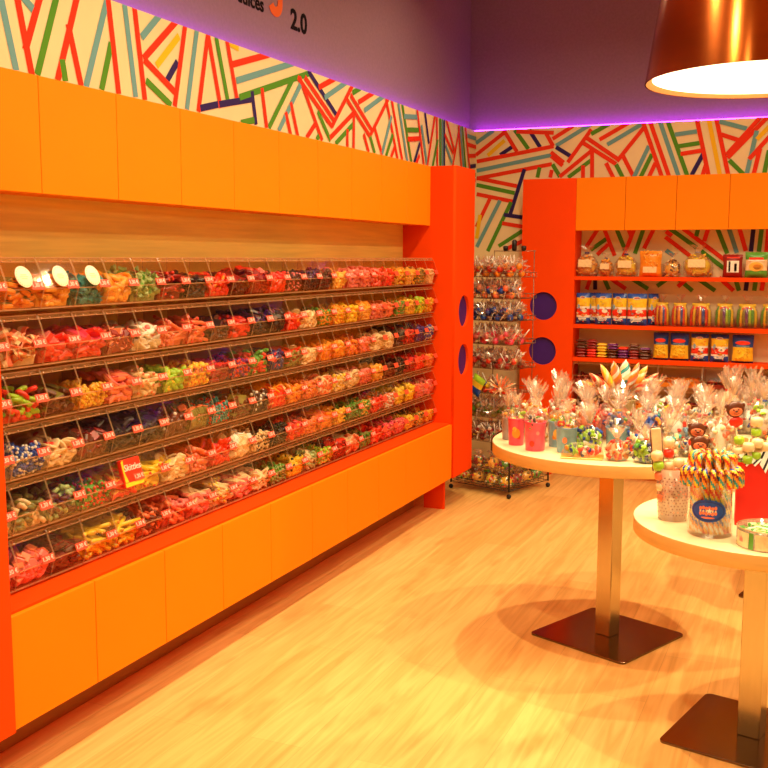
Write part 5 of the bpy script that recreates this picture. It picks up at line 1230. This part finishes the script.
# ------------------------------------------------------------------ lights
def area(name, loc, size, power, col, rot=(0, 0, 0), shape='DISK', spread=PI):
    l = bpy.data.lights.new(name, 'AREA'); l.shape = shape; l.size = size; l.energy = power; l.color = col; l.spread = spread
    o = bpy.data.objects.new(name, l); COL.objects.link(o); o.location = loc; o.rotation_euler = rot
    return o
WARM = (1.0, 0.80, 0.47)
def spot_fixture(x, y, label, power=POW, size=.075):
    r = empty('ceiling_spotlight', (x, y, ZC))
    MB().lathe([(.07, -.012), (.075, -.001), (.055, -.0005), (.052, -.012)], M['white_trim'], 24, cap0=False, cap1=False).obj('trim_ring', r)
    MB().lathe([(.050, -.004), (.050, -.001)], M['spot_lens'], 24).obj('lens', r)
    tag(r, label, 'ceiling light', 'recessed ceiling spots')
    a = area('spot_light', (x, y, ZC - .015), size, power, WARM, spread=math.radians(150))
n = 0
for i, (x, y, p) in enumerate(SPOTS):
    spot_fixture(x, y, 'round recessed ceiling spotlight, %s counted from the back left corner' % ORD[i], POW * p)

# copper pendant lamp over the near table
LX, LY, LZ = 2.205, -3.80, 2.098
r = empty('pendant_lamp', (LX, LY, LZ))
RR, RT, HH = .366, .300, .44
MB().lathe([(RR, 0), (RT, HH), (RT - .02, HH + .012), (.03, HH + .02), (.03, HH + .016), (RT - .022, HH + .008), (RT - .004, HH - .002), (RR - .004, 0)], M['copper'], 96, cap0=False, cap1=False).obj('lamp_shade', r)
MB().lathe([(RR - .0035, .0005), (RR - .022, .012), (RR - .024, .016), (RR - .006, .004)], M['copper_in'], 96, cap0=False, cap1=False).obj('inner_lip', r)
MB().lathe([(RR - .023, .0125), (RR - .023, .016)], M['diffuser'], 96).obj('diffuser', r)
MB().tube([(0, 0, HH + .015), (0, 0, ZC - LZ - .03)], .004, M['black'], 8).obj('cable', r)
MB().lathe([(.05, ZC - LZ - .03), (.05, ZC - LZ - .001)], M['copper'], 24).obj('ceiling_rose', r)
tag(r, 'large copper drum pendant lamp with a glowing white underside', 'lamp')
area('pendant_light', (LX, LY, LZ - .004), .60, PEND, (1.0, 0.82, 0.48))

# ------------------------------------------------------------------ world, camera, view
w = bpy.data.worlds.new('World'); scene.world = w; w.use_nodes = True
w.node_tree.nodes['Background'].inputs[0].default_value = (0.9, 0.7, 0.5, 1); w.node_tree.nodes['Background'].inputs[1].default_value = 0.02
yaw, pitch, roll = [math.radians(v) for v in (23.29126, -7.0168, 0.15325)]
cy, sy, cp, sp, cr, sr = math.cos(yaw), math.sin(yaw), math.cos(pitch), math.sin(pitch), math.cos(roll), math.sin(roll)
fw = Vector((-sy * cp, cy * cp, sp)); rt = Vector((cy, sy, 0)); up = rt.cross(fw)
rr = rt * cr + up * sr; uu = up * cr - rt * sr
cam = bpy.data.cameras.new('camera'); cam.sensor_width = 36; cam.lens = 36 * 1028.37 / 768; cam.clip_start = 0.05
co = bpy.data.objects.new('camera', cam); COL.objects.link(co)
mw = Matrix((( rr.x, uu.x, -fw.x, 2.41698), (rr.y, uu.y, -fw.y, -7.29006), (rr.z, uu.z, -fw.z, 1.55), (0, 0, 0, 1)))
co.matrix_world = mw
scene.camera = co
vs_ = scene.view_settings
scene.display_settings.display_device = 'sRGB'
vs_.view_transform = 'Standard'; vs_.look = 'None'; vs_.gamma = 1.0; vs_.exposure = EXPO; vs_.use_curve_mapping = False
cy_ = scene.cycles
cy_.use_denoising = True
cy_.max_bounces = 8; cy_.diffuse_bounces = 4; cy_.glossy_bounces = 3; cy_.transparent_max_bounces = 24; cy_.transmission_bounces = 4
cy_.sample_clamp_indirect = 4.0; cy_.caustics_reflective = False; cy_.caustics_refractive = False
